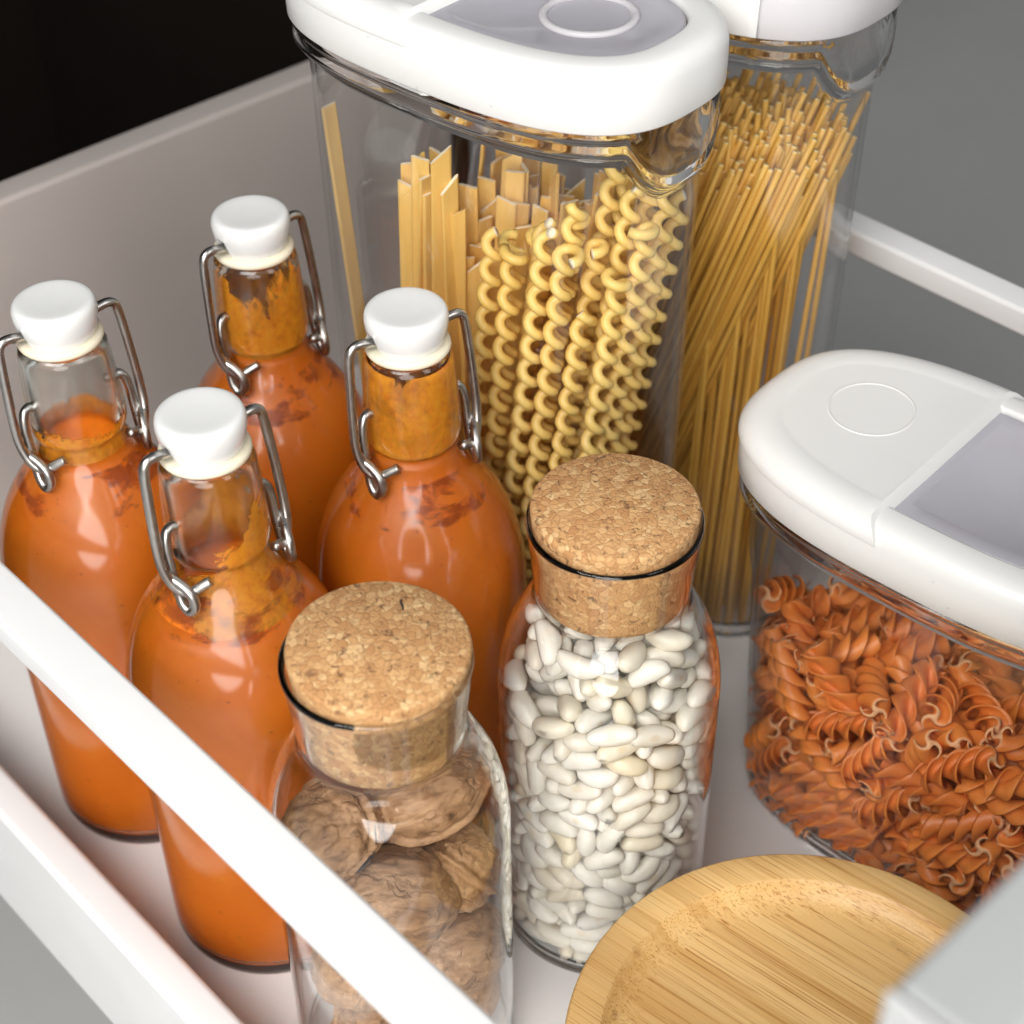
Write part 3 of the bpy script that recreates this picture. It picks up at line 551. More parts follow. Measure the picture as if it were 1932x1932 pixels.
(1,-240,105,926,0.72,0.55,-0.08,-0.42),(0,357,137,895,0.69,0.64,-0.32,0.02),(2,-47,-357,1006,0.1,-0.49,0.17,0.85),(2,-520,154,1013,0.2,0.38,-0.18,-0.89),(0,-152,-243,929,0.02,-0.27,-0.02,0.96),(2,-266,77,1032,0.01,0.39,0.82,0.41),
(0,-712,-153,1001,0.36,0.74,-0.53,0.2),(2,-219,-176,989,0.89,-0.3,-0.24,-0.26),(3,-478,-6,842,0.29,-0.19,-0.13,0.93),(2,-469,-213,993,0.95,-0.22,0.2,-0.06),(0,-462,14,963,0.32,0.46,-0.64,-0.53),(1,152,230,978,0.06,0.87,-0.44,-0.22),
(3,-382,-65,1006,0.35,-0.15,-0.45,-0.81),(0,-316,-339,989,0.18,-0.97,0.07,0.14)]

# ------------------------------------------------------------------ setting
fl = mesh_obj('floor', [W(-6, -6, -.16), W(-6, 6, -.16), W(6, 6, -.16), W(6, -6, -.16)], [(0, 1, 2, 3)], 'grey_floor', smooth=False)
fix_normals(fl); fl['kind'] = 'structure'

cab = tag(empty('kitchen_cabinet', W(.74, .3, -.16)), 'dark brown open cabinet interior behind the drawer', 'cabinet')
def cbox(name, lo, hi):
    o = box(name, lo, hi, 'dark_cabinet', None, bev=.001, seg=1); o.parent = cab; o.matrix_parent_inverse = Matrix.Translation(-cab.location)
cbox('back_panel', W(1.28, -.25, -.16), W(1.30, .66, 1.1))
cbox('side_panel', W(.742, .640, -.16), W(1.279, .658, 1.1))
cbox('side_panel', W(.742, -.25, -.16), W(1.279, -.232, 1.1))
cbox('top_panel', W(.742, -.231, 1.08), W(1.279, .639, 1.10))
cbox('bottom_panel', W(.742, -.231, -.158), W(1.279, .639, -.14))

# ------------------------------------------------------------------ drawer
drawer = tag(empty('drawer', W(.4, .385, 0)), 'pulled-out white metal drawer with round-edged side rails', 'drawer')
def dbox(name, lo, hi, mat, bev=.002):
    o = box(name, lo, hi, mat, drawer, bev); o.matrix_parent_inverse = Matrix.Translation(-drawer.location); return o
dbox('floor_panel', W(.081, .1775, -.018), W(.705, .5915, 0), 'drawer_floor', .0005)
dbox('side_wall', W(.0805, .1605, -.052), W(.7048, .1772, .040), 'white_steel', .0035)
dbox('side_wall', W(.0805, .5920, -.052), W(.7048, .6090, .040), 'white_steel', .0035)
dbox('floor_lip', W(.0812, .1774, .0003), W(.7045, .1865, .0045), 'drawer_floor', .0012)
dbox('side_rail', W(.0805, .1615, .1865), W(.7048, .1800, .200), 'white_steel', .0022)
dbox('side_rail', W(.0805, .5920, .1865), W(.7048, .6090, .200), 'white_steel', .0022)
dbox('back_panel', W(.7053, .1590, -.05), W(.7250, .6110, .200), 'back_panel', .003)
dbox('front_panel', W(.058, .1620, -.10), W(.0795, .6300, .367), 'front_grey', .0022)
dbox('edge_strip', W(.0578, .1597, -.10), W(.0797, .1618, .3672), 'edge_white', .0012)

# ------------------------------------------------------------------ swing-top bottles
OUT = [(.0395, .0), (.0425, .0012), (.0440, .0045), (.0445, .011), (.0445, .05), (.0445, .10), (.0445, .132), (.0438, .146), (.0415, .160),
       (.0370, .1735), (.0305, .1850), (.0236, .1945), (.0196, .2015), (.0178, .2070), (.0174, .2105)]
BAND = [(.0186, .2125), (.0191, .2145), (.0190, .222), (.0183, .236), (.0175, .2465), (.0168, .2500), (.0150, .2520)]
def bottle_profiles():
    outer = [(0, .0025), (.030, .0015)] + smooth_profile(OUT, 3) + smooth_profile(BAND, 2)
    inner = [(.0128, .2515), (.0136, .2475), (.0146, .240), (.0153, .226), (.0151, .214), (.0150, .2085), (.0166, .2020), (.0206, .1942), (.0275, .1848), (.0340, .1735),
             (.0385, .160), (.0410, .146), (.0418, .132), (.0418, .10), (.0418, .05), (.0418, .014), (.0395, .008), (.030, .006), (0, .006)]
    return outer, smooth_profile(inner[:-2], 2) + inner[-2:]
def inner_r(z, inner):
    for (r0, z0), (r1, z1) in zip(inner[:-1], inner[1:]):
        if min(z0, z1) <= z <= max(z0, z1) and abs(z0 - z1) > 1e-6:
            return r0 + (r1 - r0) * (z - z0) / (z1 - z0)
    return .012

bo, bi = bottle_profiles()
WR = .0019
def build_bottle(loc, rz, label, smear_mat, z_fill, tilt=0):
    t = empty('swing_top_bottle', loc, rz); tag(t, label, 'bottle', 'swing-top bottles of orange soup')
    v, f = lathe(bo + bi, 72); fix_normals(mesh_obj('glass_body', v, f, 'bottle_glass', t))
    # soup: bites slightly into the glass so that no air gap shows
    pr = [(0, .0052), (.030, .0052), (.0398, .0072), (.0421, .013)]
    z = .03
    while z < z_fill - .003:
        pr.append((inner_r(z, bi) + .0004, z)); z += .006
    pr += [(inner_r(z_fill, bi) + .0004, z_fill), (inner_r(z_fill, bi) * .8, z_fill - .0012), (0, z_fill - .0015)]
    v, f = lathe(pr, 64); so = fix_normals(mesh_obj('soup', v, f, 'sauce', t))
    pr = []; z = z_fill - .001
    while z < .2495:
        pr.append((inner_r(z, bi) + .0006, z)); z += .0025
    v, f = lathe(pr, 64); mesh_obj('soup_smear', v, f, smear_mat, so)
    pr = []; z = .1745
    while z < .2075:
        pr.append((inner_r(z, bi) + .0009, z)); z += .0025
    v, f = lathe(pr, 64); mesh_obj('dark_patch', v, f, smear_mat + '_patch', so)
    # ceramic stopper with a slot for the wire on both sides
    cp = smooth_profile([(.0134, .2552), (.0139, .2558), (.0148, .2585), (.0156, .2618), (.0160, .2648), (.0159, .2672), (.0151, .2690), (.0135, .2697), (.011, .2697), (.006, .2694), (.0015, .2693)], 3)
    v, f = lathe([(0, .2552)] + cp + [(0, .2693)], 96)
    nv = []
    for x, y, zz in v:
        r = math.hypot(x, y)
        if r > .005 and zz < .2665:
            a = min(abs(math.atan2(y, x)), math.pi - abs(math.atan2(y, x))) * r
            k = max(0, 1 - (a / .0030) ** 2) * max(0, 1 - (max(0, zz - .2592) / .0032) ** 2)
            s = 1 - .26 * min(1, k * 1.6); x *= s; y *= s
        nv.append((x, y, zz))
    stp = fix_normals(mesh_obj('stopper', nv, f, 'ceramic_white', t))
    v, f = lathe([(0, .2518), (.0150, .2518), (.0160, .2522), (.0165, .2533), (.0162, .2547), (.0150, .2554), (0, .2554)], 64)
    fix_normals(mesh_obj('rubber_seal', v, f, 'rubber', stp))
    for s in (-1, 1):
        lean = -.0045
        path = [(s * .007, 0, .2590), (s * .0145, 0, .2592), (s * .0205, 0, .2600), (s * .0236, 0, .2585), (s * .0247, -.0002, .2545), (s * .0254, -.001, .246), (s * .0262, lean * .5, .232), (s * .0266, lean * .8, .219),
                (s * .0258, lean - .001, .2115), (s * .0238, lean - .0035, .2065), (s * .0205, lean - .0062, .2050), (s * .0165, lean - .0085, .2072), (s * .0140, lean - .0098, .2087)]
        v, f, _ = tube(spline(path, 6), WR, 12); mesh_obj('bail_wire', v, f, 'steel_wire', t)
        path = [(s * .0150, 0, .2275), (s * .0188, -.0002, .2278), (s * .0212, -.001, .2262), (s * .0224, -.002, .221), (s * .0226, -.003, .213), (s * .0226, -.005, .2045), (s * .0228, -.0075, .1985),
                (s * .0222, -.0112, .1965), (s * .0212, -.0136, .2000), (s * .0214, -.0128, .2050), (s * .0228, -.0092, .2085), (s * .0245, -.0055, .2105), (s * .0246, -.0025, .2120)]
        v, f, _ = tube(spline(path, 6), WR, 12); mesh_obj('hinge_wire', v, f, 'steel_wire', t)
    return t

smear('smear_front', 1.3, .200, .238, 16.0, .62)
smear('smear_side', 4.1, .204, .224, 0, .63)
smear('smear_mid', 7.7, .225, .275, 0, .66)
smear('smear_rear', 9.2, .215, .268, 3.0, .61)
for nm_, sd_ in (('smear_front', .5), ('smear_side', 2.2), ('smear_mid', 5.4), ('smear_rear', 8.6)): patches(nm_ + '_patch', sd_)
build_bottle(W(.4137, .2385, 0), R(-2), 'orange soup bottle nearest the white front rail, neck half clear of soup', 'smear_front', .1870)
build_bottle(W(.5095, .2395, 0), R(-6), 'orange soup bottle at the back panel behind the front rail, clear empty neck', 'smear_side', .2045)
build_bottle(W(.4128, .3312, 0), R(-13), 'orange soup bottle beside the cork jars, neck coated orange to the top', 'smear_mid', .2110)
build_bottle(W(.5095, .3312, 0), R(-1), 'rearmost orange soup bottle beside the tall pasta jar, mottled neck', 'smear_rear', .2095)

# ------------------------------------------------------------------ carafes with cork stoppers
JO = [(.0385, 0), (.0415, .0010), (.0431, .0035), (.0437, .009), (.0437, .06), (.0437, .13), (.0435, .143), (.0422, .1545), (.0392, .1660), (.0345, .1765), (.0308, .1828), (.0291, .1870), (.0292, .1905), (.0302, .2015), (.0318, .2165), (.0324, .2205)]
JI = [(.0302, .2206), (.0296, .2160), (.0280, .2020), (.0271, .1905), (.0270, .1865), (.0286, .1815), (.0322, .1755), (.0369, .1650), (.0399, .1535), (.0412, .1420), (.0415, .130), (.0415, .06), (.0415, .013), (.0400, .0072), (.034, .0052)]
def build_jar(loc, rz, label, cork_rot):
    t = empty('cork_jar', loc, rz); tag(t, label, 'jar', 'glass jars with cork stoppers')
    outer = [(0, .0022), (.03, .0012)] + smooth_profile(JO, 3)
    lip = [(.03225, .2217), (.0316, .2223), (.0308, .2220)]
    v, f = lathe(outer + lip + smooth_profile(JI, 3) + [(0, .0052)], 80)
    fix_normals(mesh_obj('glass_body', v, f, 'jar_glass', t))
    return t
def build_cork(loc, label, tilt):
    pr = [(0, 0), (.0250, 0), (.0261, .0008), (.0264, .002)]
    for i in range(1, 9):
        k = i / 9; pr.append((.0264 + (.0308 - .0264) * k, .002 + .0375 * k))
    pr += [(.0308, .0395), (.0305, .0408), (.0296, .0415), (0, .0415)]
    v, f = lathe(pr, 80)
    rng = random.Random(label)
    o = fix_normals(mesh_obj('cork_stopper', v, f, 'cork'))
    o.location = loc; o.rotation_euler = (tilt[0], tilt[1], 0)
    return tag(o, label, 'cork', 'cork stoppers')
WJ, BJ = (.3190, .2346), (.3129, .3416)
build_jar(W(*WJ, 0), 0, 'glass jar half full of walnuts behind the white front rail', 0)
build_jar(W(*BJ, 0), 1.0, 'glass jar full of white beans between walnuts and red pasta', 0)
wcork = build_cork(W(*WJ, .1868), 'round cork stopper in the walnut jar, with a small black fleck', (R(1.5), R(1.0)))
build_cork(W(*BJ, .1868), 'round cork stopper in the jar of white beans', (R(-.8), R(.8)))

v, f, _ = tube(spline([(.0190, .0106, .0414), (.0178, .0096, .0417), (.0174, .0082, .0415), (.0160, .0064, .0413)], 4), .0004, 6)
mesh_obj('fleck', v, f, 'walnut_crack', wcork)

# beans ------------------------------------------------------------
def bean_mesh(L, wd, th, bend, name):
    nu, nv = 14, 12; verts, faces = [(-L, bend * 1.0, 0)], []
    for i in range(1, nu):
        a = math.pi * i / nu; x = -L * math.cos(a); k = math.sin(a) ** .8
        for j in range(nv):
            b = 2 * math.pi * j / nv
            yy = wd * k * math.cos(b); zz = th * k * math.sin(b)
            if yy < 0: yy *= .88
            verts.append((x, yy + bend * (x / L) ** 2 - bend * .35, zz))
    verts.append((L, bend * 1.0, 0)); verts[0] = (-L, bend * .65, 0); verts[-1] = (L, bend * .65, 0)
    for j in range(nv): faces.append((0, 1 + (j + 1) % nv, 1 + j))
    for i in range(nu - 2):
        for j in range(nv):
            a = 1 + i * nv + j; b = 1 + i * nv + (j + 1) % nv; faces.append((a, b, b + nv, a + nv))
    last = len(verts) - 1
    for j in range(nv): faces.append((last, last - nv + j, last - nv + (j + 1) % nv))
    me = bpy.data.meshes.new(name); me.from_pydata(verts, [], faces); me.materials.append(MATS['bean'])
    me.polygons.foreach_set('use_smooth', [True] * len(me.polygons)); me.update()
    bm = bmesh.new(); bm.from_mesh(me); bmesh.ops.recalc_face_normals(bm, faces=bm.faces); bm.to_mesh(me); bm.free()
    return me
BM = [bean_mesh(.0091, .0049, .0042, -.0016, 'bean'), bean_mesh(.0086, .0050, .0043, -.0011, 'bean'), bean_mesh(.0093, .0046, .0041, -.0020, 'bean'), bean_mesh(.0083, .0048, .0041, -.0013, 'bean')]
def place_many(data, meshes, origin, rz, name, label, cat, group, squeeze=None):
    rot = Matrix.Rotation(rz, 4, 'Z'); out = []
    for k, x, y, z, qw, qx, qy, qz in data:
        if squeeze:
            s = squeeze[0] + (squeeze[1] - squeeze[0]) * min(1, z / 1100); x *= s; y *= s
        o = bpy.data.objects.new(name, meshes[k]); COL.objects.link(o)
        m = Matrix.Translation(origin) @ rot @ Matrix.Translation((x / 1e4, y / 1e4, z / 1e4)) @ Quaternion((qw, qx, qy, qz)).normalized().to_matrix().to_4x4()
        o.matrix_world = m
        tag(o, label, cat, group); out.append(o)
    return out
place_many(BEANS, BM, W(*BJ, .0055), 0, 'white_bean', 'smooth white kidney bean packed inside the cork-stoppered bean jar', 'bean', 'white beans in the jar')

# walnuts ----------------------------------------------------------
def walnut_obj(seed, loc, size, rot, label, crack=False):
    rng = random.Random(seed); bm = bmesh.new(); bmesh.ops.create_icosphere(bm, subdivisions=6, radius=1)
    from mathutils import noise as mn
    off = Vector((seed * 3.1, seed * 1.7, seed * .9))
    for v in bm.verts:
        d = v.co.normalized()
        n1 = mn.noise(d * 2.2 + off); n2 = mn.noise(Vector((d.x * 2.2, d.y * 6, d.z * 6)) + off); n3 = mn.ridged_multi_fractal(Vector((d.x * 3.0, d.y * 5, d.z * 5)) + off, 1.0, 2.0, 4, 1.0, 2.0)
        n4 = mn.ridged_multi_fractal(Vector((d.x * 4.5, d.y * 9, d.z * 9)) + off * 2, 1.0, 2.1, 4, 1.0, 2.0)
        r = 1 + .04 * n1 + .04 * n2 + .022 * (n3 - 1) + .014 * (n4 - 1)
        seam = math.exp(-(d.z / .055) ** 2); gro = math.exp(-((abs(d.z) - .13) / .05) ** 2)
        r += .075 * seam - .035 * gro
        tip = max(0, d.x) ** 14
        r += .10 * tip
        p = d * r
        v.co = Vector((p.x * size[0], p.y * size[1], p.z * size[2]))
    me = bpy.data.meshes.new('walnut'); bm.to_mesh(me); bm.free(); me.materials.append(MATS['walnut'])
    me.polygons.foreach_set('use_smooth', [True] * len(me.polygons))
    o = bpy.data.objects.new('walnut', me); COL.objects.link(o); o.location = loc; o.rotation_euler = rot
    tag(o, label, 'walnut', 'walnuts in the jar')
    if crack:
        # an open split along the seam
        pts = [Vector((size[0] * 1.055 * math.cos(a), size[1] * 1.055 * math.sin(a), (.03 + .04 * math.sin(a * 7)) * size[2])) for a in [1.75 + .11 * i for i in range(12)]]
        rad = [.0001 + .0006 * math.sin(math.pi * i / (len(spline(pts, 3)) - 1)) for i in range(len(spline(pts, 3)))]
        v, f, _ = tube(spline(pts, 3), rad, 6); mesh_obj('split', v, f, 'walnut_crack', o)
    return o
def WN(dx, dy, z): return W(WJ[0] + dy, WJ[1] + dx, z)
S0 = (.0215, .0178, .0172)
def sz(k): return tuple(x * k for x in S0)
cam_up = R(47)
walnut_obj(1, WN(.0125, -.0045, .1480), sz(1.02), (R(20), R(-12), R(-28)), 'smooth walnut at the top of the jar, under the cork on the bean side')
walnut_obj(2, WN(-.0195, .0080, .1440), sz(.95), (R(-55), R(38), R(118)), 'walnut with a dark open split, topmost on the rail side of its jar', True)
walnut_obj(3, WN(-.0135, -.0148, .1185), sz(1.06), (R(52), R(14), R(-30)), 'big wrinkled walnut in front with its seam across the middle')
walnut_obj(4, WN(.0185, -.0125, .1085), sz(.98), (R(15), R(60), R(25)), 'walnut pressed to the glass on the bean side, pointed tip outward')
walnut_obj(5, WN(.0120, .0185, .1120), sz(.98), (R(10), R(70), R(80)), 'walnut at the rear of the jar behind the top layer')
walnut_obj(6, WN(.0100, -.0195, .0720), sz(1.0), (R(70), R(10), R(-10)), 'dim walnut low in the jar just above the white rail')
walnut_obj(7, WN(-.0215, -.0020, .0760), sz(1.02), (R(40), R(70), R(60)), 'walnut pale against the glass just below the white rail')
walnut_obj(8, WN(.0105, .0175, .0720), sz(1.0), (R(0), R(30), R(20)), 'walnut deep in the middle of the jar')
walnut_obj(9, WN(-.0180, -.0110, .0330), sz(1.0), (R(30), R(20), R(-60)), 'walnut near the base of the jar on the rail side')
walnut_obj(10, WN(.0160, -.0120, .0320), sz(1.02), (R(80), R(0), R(20)), 'walnut near the base of the jar on the bean side')
walnut_obj(11, WN(.0010, .0200, .0300), sz(.98), (R(10), R(0), R(90)), 'walnut at the base of the jar at the rear')

# ------------------------------------------------------------------ lidded food jars
NSE = 2.8
def sup(a, b, off=0.0, n=96, e=NSE):
    """superellipse outline, (lx along the jar, ly across)"""
    out = []
    for i in range(n):
        t = 2 * math.pi * i / n; c, s = math.cos(t), math.sin(t)
        out.append(((a + off) * math.copysign(abs(c) ** (2 / e), c), (b + off) * math.copysign(abs(s) ** (2 / e), s)))
    return out
def LV(lx, ly, z): return Vector((ly, lx, z))
def sstep(x, a, b):
    t = min(1, max(0, (x - a) / (b - a))); return t * t * (3 - 2 * t)
A_, B_ = .0938, .0526
def clip_outline(off, xs, far, m=60):
    """outline points of the far (or near) piece cut at lx = xs; ends lie on the cut"""
    a, b = A_ + off, B_ + off
    t0 = math.acos(min(1, max(-1, abs(xs / a) ** (NSE / 2)))) if xs >= 0 else math.pi - math.acos(min(1, abs(xs / a) ** (NSE / 2)))
    pts = []
    for i in range(m + 1):
        t = (-t0 + 2 * t0 * i / m) if far else (t0 + (2 * math.pi - 2 * t0) * i / m)
        c, s = math.cos(t), math.sin(t)
        pts.append((a * math.copysign(abs(c) ** (2 / NSE), c), b * math.copysign(abs(s) ** (2 / NSE), s)))
    return pts
def plate(name, off_z, xs, far, mat, parent, inset=0.0):
    """solid built from stacked clipped outlines: off_z = [(offset, z, cut shift), ...]"""
    rings = [[LV(x, y, z) for x, y in clip_outline(o, xs + (d if far else -d), far)] for o, z, d in off_z]
    v, f = rings_mesh(rings, False, True, True)
    o = fix_normals(mesh_obj(name, v, f, mat, parent, smooth=True))
    md = o.modifiers.new('es', 'EDGE_SPLIT'); md.split_angle = R(40)
    return o
def ring_torus(name, lx, ly, z, r, rr, flat, mat, parent):
    v, f = lathe([(r + rr * math.cos(a), z + rr * flat * math.sin(a)) for a in [2 * math.pi * i / 10 for i in range(10)]], 64, True)
    o = fix_normals(mesh_obj(name, [(x + ly, y + lx, zz) for x, y, zz in v], f, mat, parent)); return o

def build_food_jar(loc, rz, z0, label, seam, group, ring=None, dimple=None, wrap_flap=False, taper=.0033):
    """clear body up to the lid's lower edge z0; spout at the near end"""
    t = empty('food_storage_jar', loc, rz); tag(t, label, 'storage jar', group)
    n = 128
    def dip(lx, ly):
        return max(0.0, 1 - (abs(ly) / .0275) ** 2.6) ** .75 if lx < -.05 else 0.0
    base = sup(A_, B_, -.0075, n)
    def ringz(off, zf):
        pts = sup(A_, B_, 0, n); out = []
        for lx, ly in pts:
            d = dip(lx, ly); o = off(d) if callable(off) else off
            s1, s2 = (A_ + o) / A_, (B_ + o) / B_
            out.append(LV(lx * s1, ly * s2, zf(d) if callable(zf) else zf))
        return out
    low = lambda k: (lambda d: z0 - .0100 - .0190 * d + k)
    top = z0 + .004
    tp = lambda k: -.0065 - taper * (1 - k)
    t0 = tp(0)
    rings = [ringz(-.036, .0012), ringz(t0 - .0067, .0010), ringz(t0 - .0027, .0020), ringz(t0 - .0007, .0052), ringz(tp(0), .011), ringz(tp(.35), z0 * .35), ringz(tp(.7), z0 * .7), ringz(tp(.9), z0 - .045),
             ringz(tp(1), low(-.0062)), ringz(-.0060, low(-.0040)), ringz(-.0042, low(-.0018)), ringz(-.0022, low(-.0008)), ringz(-.0012, low(.0008)), ringz(-.0014, low(.0026)), ringz(-.0026, low(.0040)), ringz(-.0027, low(.0052)), ringz(-.0014, low(.0064)),
             ringz(-.0016, lambda d: z0 - .0018 - .004 * d), ringz(-.0030, z0 - .0005), ringz(-.0030, top),
             ringz(-.0056, top), ringz(lambda d: -.0068 + .0022 * d, z0 - .002), ringz(lambda d: -.0084 + .0034 * d, low(.002)), ringz(lambda d: tp(1) - .0019 + .0008 * d, low(-.006)), ringz(tp(.9) - .0019, z0 - .045), ringz(tp(.7) - .0019, z0 * .7), ringz(tp(.35) - .0019, z0 * .35),
             ringz(t0 - .0020, .013), ringz(t0 - .0032, .0080), ringz(t0 - .0057, .0052), ringz(t0 - .0092, .0042), ringz(-.036, .0040)]
    v, f = rings_mesh(rings, False, True, True)
    nr = 128
    mi = [1 if (len(fc) > 4 or (8 * nr <= min(fc) and max(fc) < 24 * nr) or max(fc) < 5 * nr or min(fc) >= 27 * nr) else 0 for fc in f]
    fix_normals(mesh_obj('clear_body', v, f, ['thin_plastic', 'clear_plastic'], t, True, mi))
    # lid: a rounded white ring ...
    prof = [(-.0004, z0), (.0, z0 + .0006), (.0002, z0 + .010), (0, z0 + .0160), (-.0007, z0 + .0188), (-.0020, z0 + .0210), (-.0042, z0 + .0226), (-.0070, z0 + .0232), (-.0128, z0 + .0234), (-.0138, z0 + .0231), (-.0142, z0 + .0222), (-.0142, z0 + .0160),
            (-.0060, z0 + .0155), (-.0026, z0 + .0120), (-.0022, z0 + .0004)]
    if not wrap_flap:
        rings = [[LV(x, y, z) for x, y in sup(A_, B_, o, n)] for o, z in prof]
        v, f = rings_mesh(rings, True); fix_normals(mesh_obj('lid_ring', v, f, 'lid_white', t))
    else:
        xs = -.066
        for far, nm, mt, nearshift in ((True, 'lid_ring', 'lid_white', 0), (False, 'pour_flap', 'frosted_plastic', .0006)):
            rings = [[LV(x, y, z) for x, y in clip_outline(o, xs - nearshift, far, 96)] for o, z in prof]
            m = len(rings); nn = len(rings[0]); vv = [q for r_ in rings for q in r_]; ff = []
            for i in range(m):
                for k in range(nn - 1):
                    a, b = i * nn + k, ((i + 1) % m) * nn + k; ff.append((a, a + 1, b + 1, b))
            ff.append(tuple(i * nn for i in range(m))); ff.append(tuple(i * nn + nn - 1 for i in reversed(range(m))))
            fix_normals(mesh_obj(nm, vv, ff, mt, t))
    # ... closed by a hinged white cover at the far end and a clear flap towards the spout
    cover = plate('hinge_cover', [(-.0005, z0 + .0160, -.006), (.0009, z0 + .0163, -.006), (.0010, z0 + .0182, -.0055), (.0003, z0 + .0203, -.0045), (-.0018, z0 + .0228, -.0020), (-.0046, z0 + .0244, .0000), (-.0078, z0 + .0250, .0004), (-.0120, z0 + .0251, .0006), (-.0134, z0 + .0248, .0016), (-.0146, z0 + .0247, .0022)],
          seam, True, 'lid_white', t)
    clear = plate('clear_flap', [(-.0150, z0 + .0180, .0012), (-.0148, z0 + .0184, .001), (-.0148, z0 + .0210, .001), (-.0156, z0 + .0218, .0018), (-.0213, z0 + .0219, .006), (-.0223, z0 + .0212, .007)], seam, False, 'flap_plastic', t)
    if ring: ring_torus('finger_ring', ring[0], ring[1], z0 + .0216, .0170, .0016, .8, 'frosted_plastic', clear)
    if dimple: ring_torus('embossed_ring', dimple[0], dimple[1], z0 + .0246, .0165, .0006, .7, 'lid_white', cover)
    return t
C1, C2, C3 = (.4528, .4170), (.4528, .5252), (.2425, .4672)
C1R, C3R = .0921, .0842
TALL = 'tall clear storage jars with white lids'
build_food_jar(W(*C1, 0), C1R, .3350, 'tall clear jar with white lid holding flat ribbons and curly pasta', .004, TALL, ring=(-.044, .001))
build_food_jar(W(*C2, 0), C1R, .3350, 'tall clear jar of spaghetti behind, frosted flap over its spout', -.03, TALL, wrap_flap=True)
c3 = build_food_jar(W(*C3, 0), C3R, .1915, 'low clear jar of red fusilli with wide white lid', .0155, 'low clear storage jars with white lids', dimple=(.0500, .004), taper=.0095)
c3.scale = (1.055, 1.01, 1)

# pasta: ribbons, coils, spaghetti ---------------------------------
def inside(lx, ly, m=.0): 
    return (abs(lx) / (.0838 - m)) ** NSE + (abs(ly) / (.0424 - m)) ** NSE <= 1
def ribbon_mesh(L, w, th, bend, cut, twist):
    verts, faces = [], []; ns = 10
    sec = [(-w / 2, -th * .2), (-w / 2 + th * .5, -th / 2), (w / 2 - th * .5, -th / 2), (w / 2, -th * .2), (w / 2, th * .2), (w / 2 - th * .5, th / 2), (-w / 2 + th * .5, th / 2), (-w / 2, th * .2)]
    for i in range(ns + 1):
        k = i / ns; z = L * k; a = twist * k
        for x, y in sec:
            zz = z + (cut * x if i == ns else 0)
            xx = x * math.cos(a) - y * math.sin(a); yy = x * math.sin(a) + y * math.cos(a) + bend * math.sin(math.pi * k)
            verts.append((xx, yy, zz))
    m = len(sec); mi = []
    for i in range(ns):
        for k in range(m):
            j = (k + 1) % m; faces.append((i * m + k, i * m + j, (i + 1) * m + j, (i + 1) * m + k)); mi.append(0)
    faces.append(tuple(range(m - 1, -1, -1))); mi.append(0); faces.append(tuple(range(ns * m, ns * m + m))); mi.append(1)
    o = mesh_obj('ribbon', verts, faces, ['ribbon_pasta', 'pasta_cut'], None, False, mi)
    me = o.data; bpy.data.objects.remove(o); return me
rng = random.Random(5)
RBM = [ribbon_mesh(.268 + .018 * rng.random(), .0082, .0016, rng.uniform(-.006, .006), rng.choice((0, 0, .5, -.4, .9)), rng.uniform(-.5, .5)) for _ in range(9)]
def stand(me, foot, head, spin, name, label, cat, group):
    o = bpy.data.objects.new(name, me); COL.objects.link(o)
    d = (head - foot).normalized(); q = Vector((0, 0, 1)).rotation_difference(d)
    o.rotation_mode = 'QUATERNION'; o.rotation_quaternion = q @ Quaternion((0, 0, 1), spin); o.location = foot
    return tag(o, label, cat, group)
def P1(lx, ly, z): return W(C1[0] + lx * math.cos(C1R) + ly * math.sin(C1R), C1[1] + ly * math.cos(C1R) - lx * math.sin(C1R), z)
def in2(p, q, a, c):
    dp, dq = p - C2[0], q - C2[1]
    lx, ly = dp * math.cos(C1R) - dq * math.sin(C1R), dp * math.sin(C1R) + dq * math.cos(C1R)
    return (abs(lx) / a) ** NSE + (abs(ly) / c) ** NSE <= 1
RL = 'flat pale yellow pasta ribbon standing in a bunch in the tall mixed jar'
RG = 'ribbons bunched in the tall jar'
spots = []
for i in range(19):
    for j in range(11):
        lx = -.070 + i * .0058 + (j % 2) * .0029 + rng.uniform(-.0012, .0012); ly = -.0370 + j * .0074 + rng.uniform(-.001, .001)
        if not inside(lx, ly, .006): continue
        if lx > .036 - max(0, ly + .03) * .35: continue
        if lx < -.004 and ly < -.014 + max(0, (-.004 - lx)) * .55: continue       # coils stand there
        spots.append((lx, ly))
for lx, ly in spots:
    spin = rng.gauss(R(-45), R(24))
    top = rng.uniform(-.010, .006)
    dz = rng.uniform(.004, .020) + (.006 if ly > .0 else 0)
    o = stand(rng.choice(RBM), P1(lx * .80 + .012, ly * .95, dz), P1(lx + top, ly, .28), spin, 'pasta_ribbon', RL, 'pasta', RG)
    tall = ly < -.012 and lx > .012
    o.scale = (1, 1, rng.uniform(.97, 1.0) if tall else rng.uniform(.84, .95))
lone = stand(RBM[2], P1(.040, -.0340, .006), P1(.0725, -.0255, .29), R(15), 'pasta_ribbon', 'single pasta ribbon leaning alone by the wall of the tall mixed jar', 'pasta', RG)
lone.scale = (1, 1, 1.07)

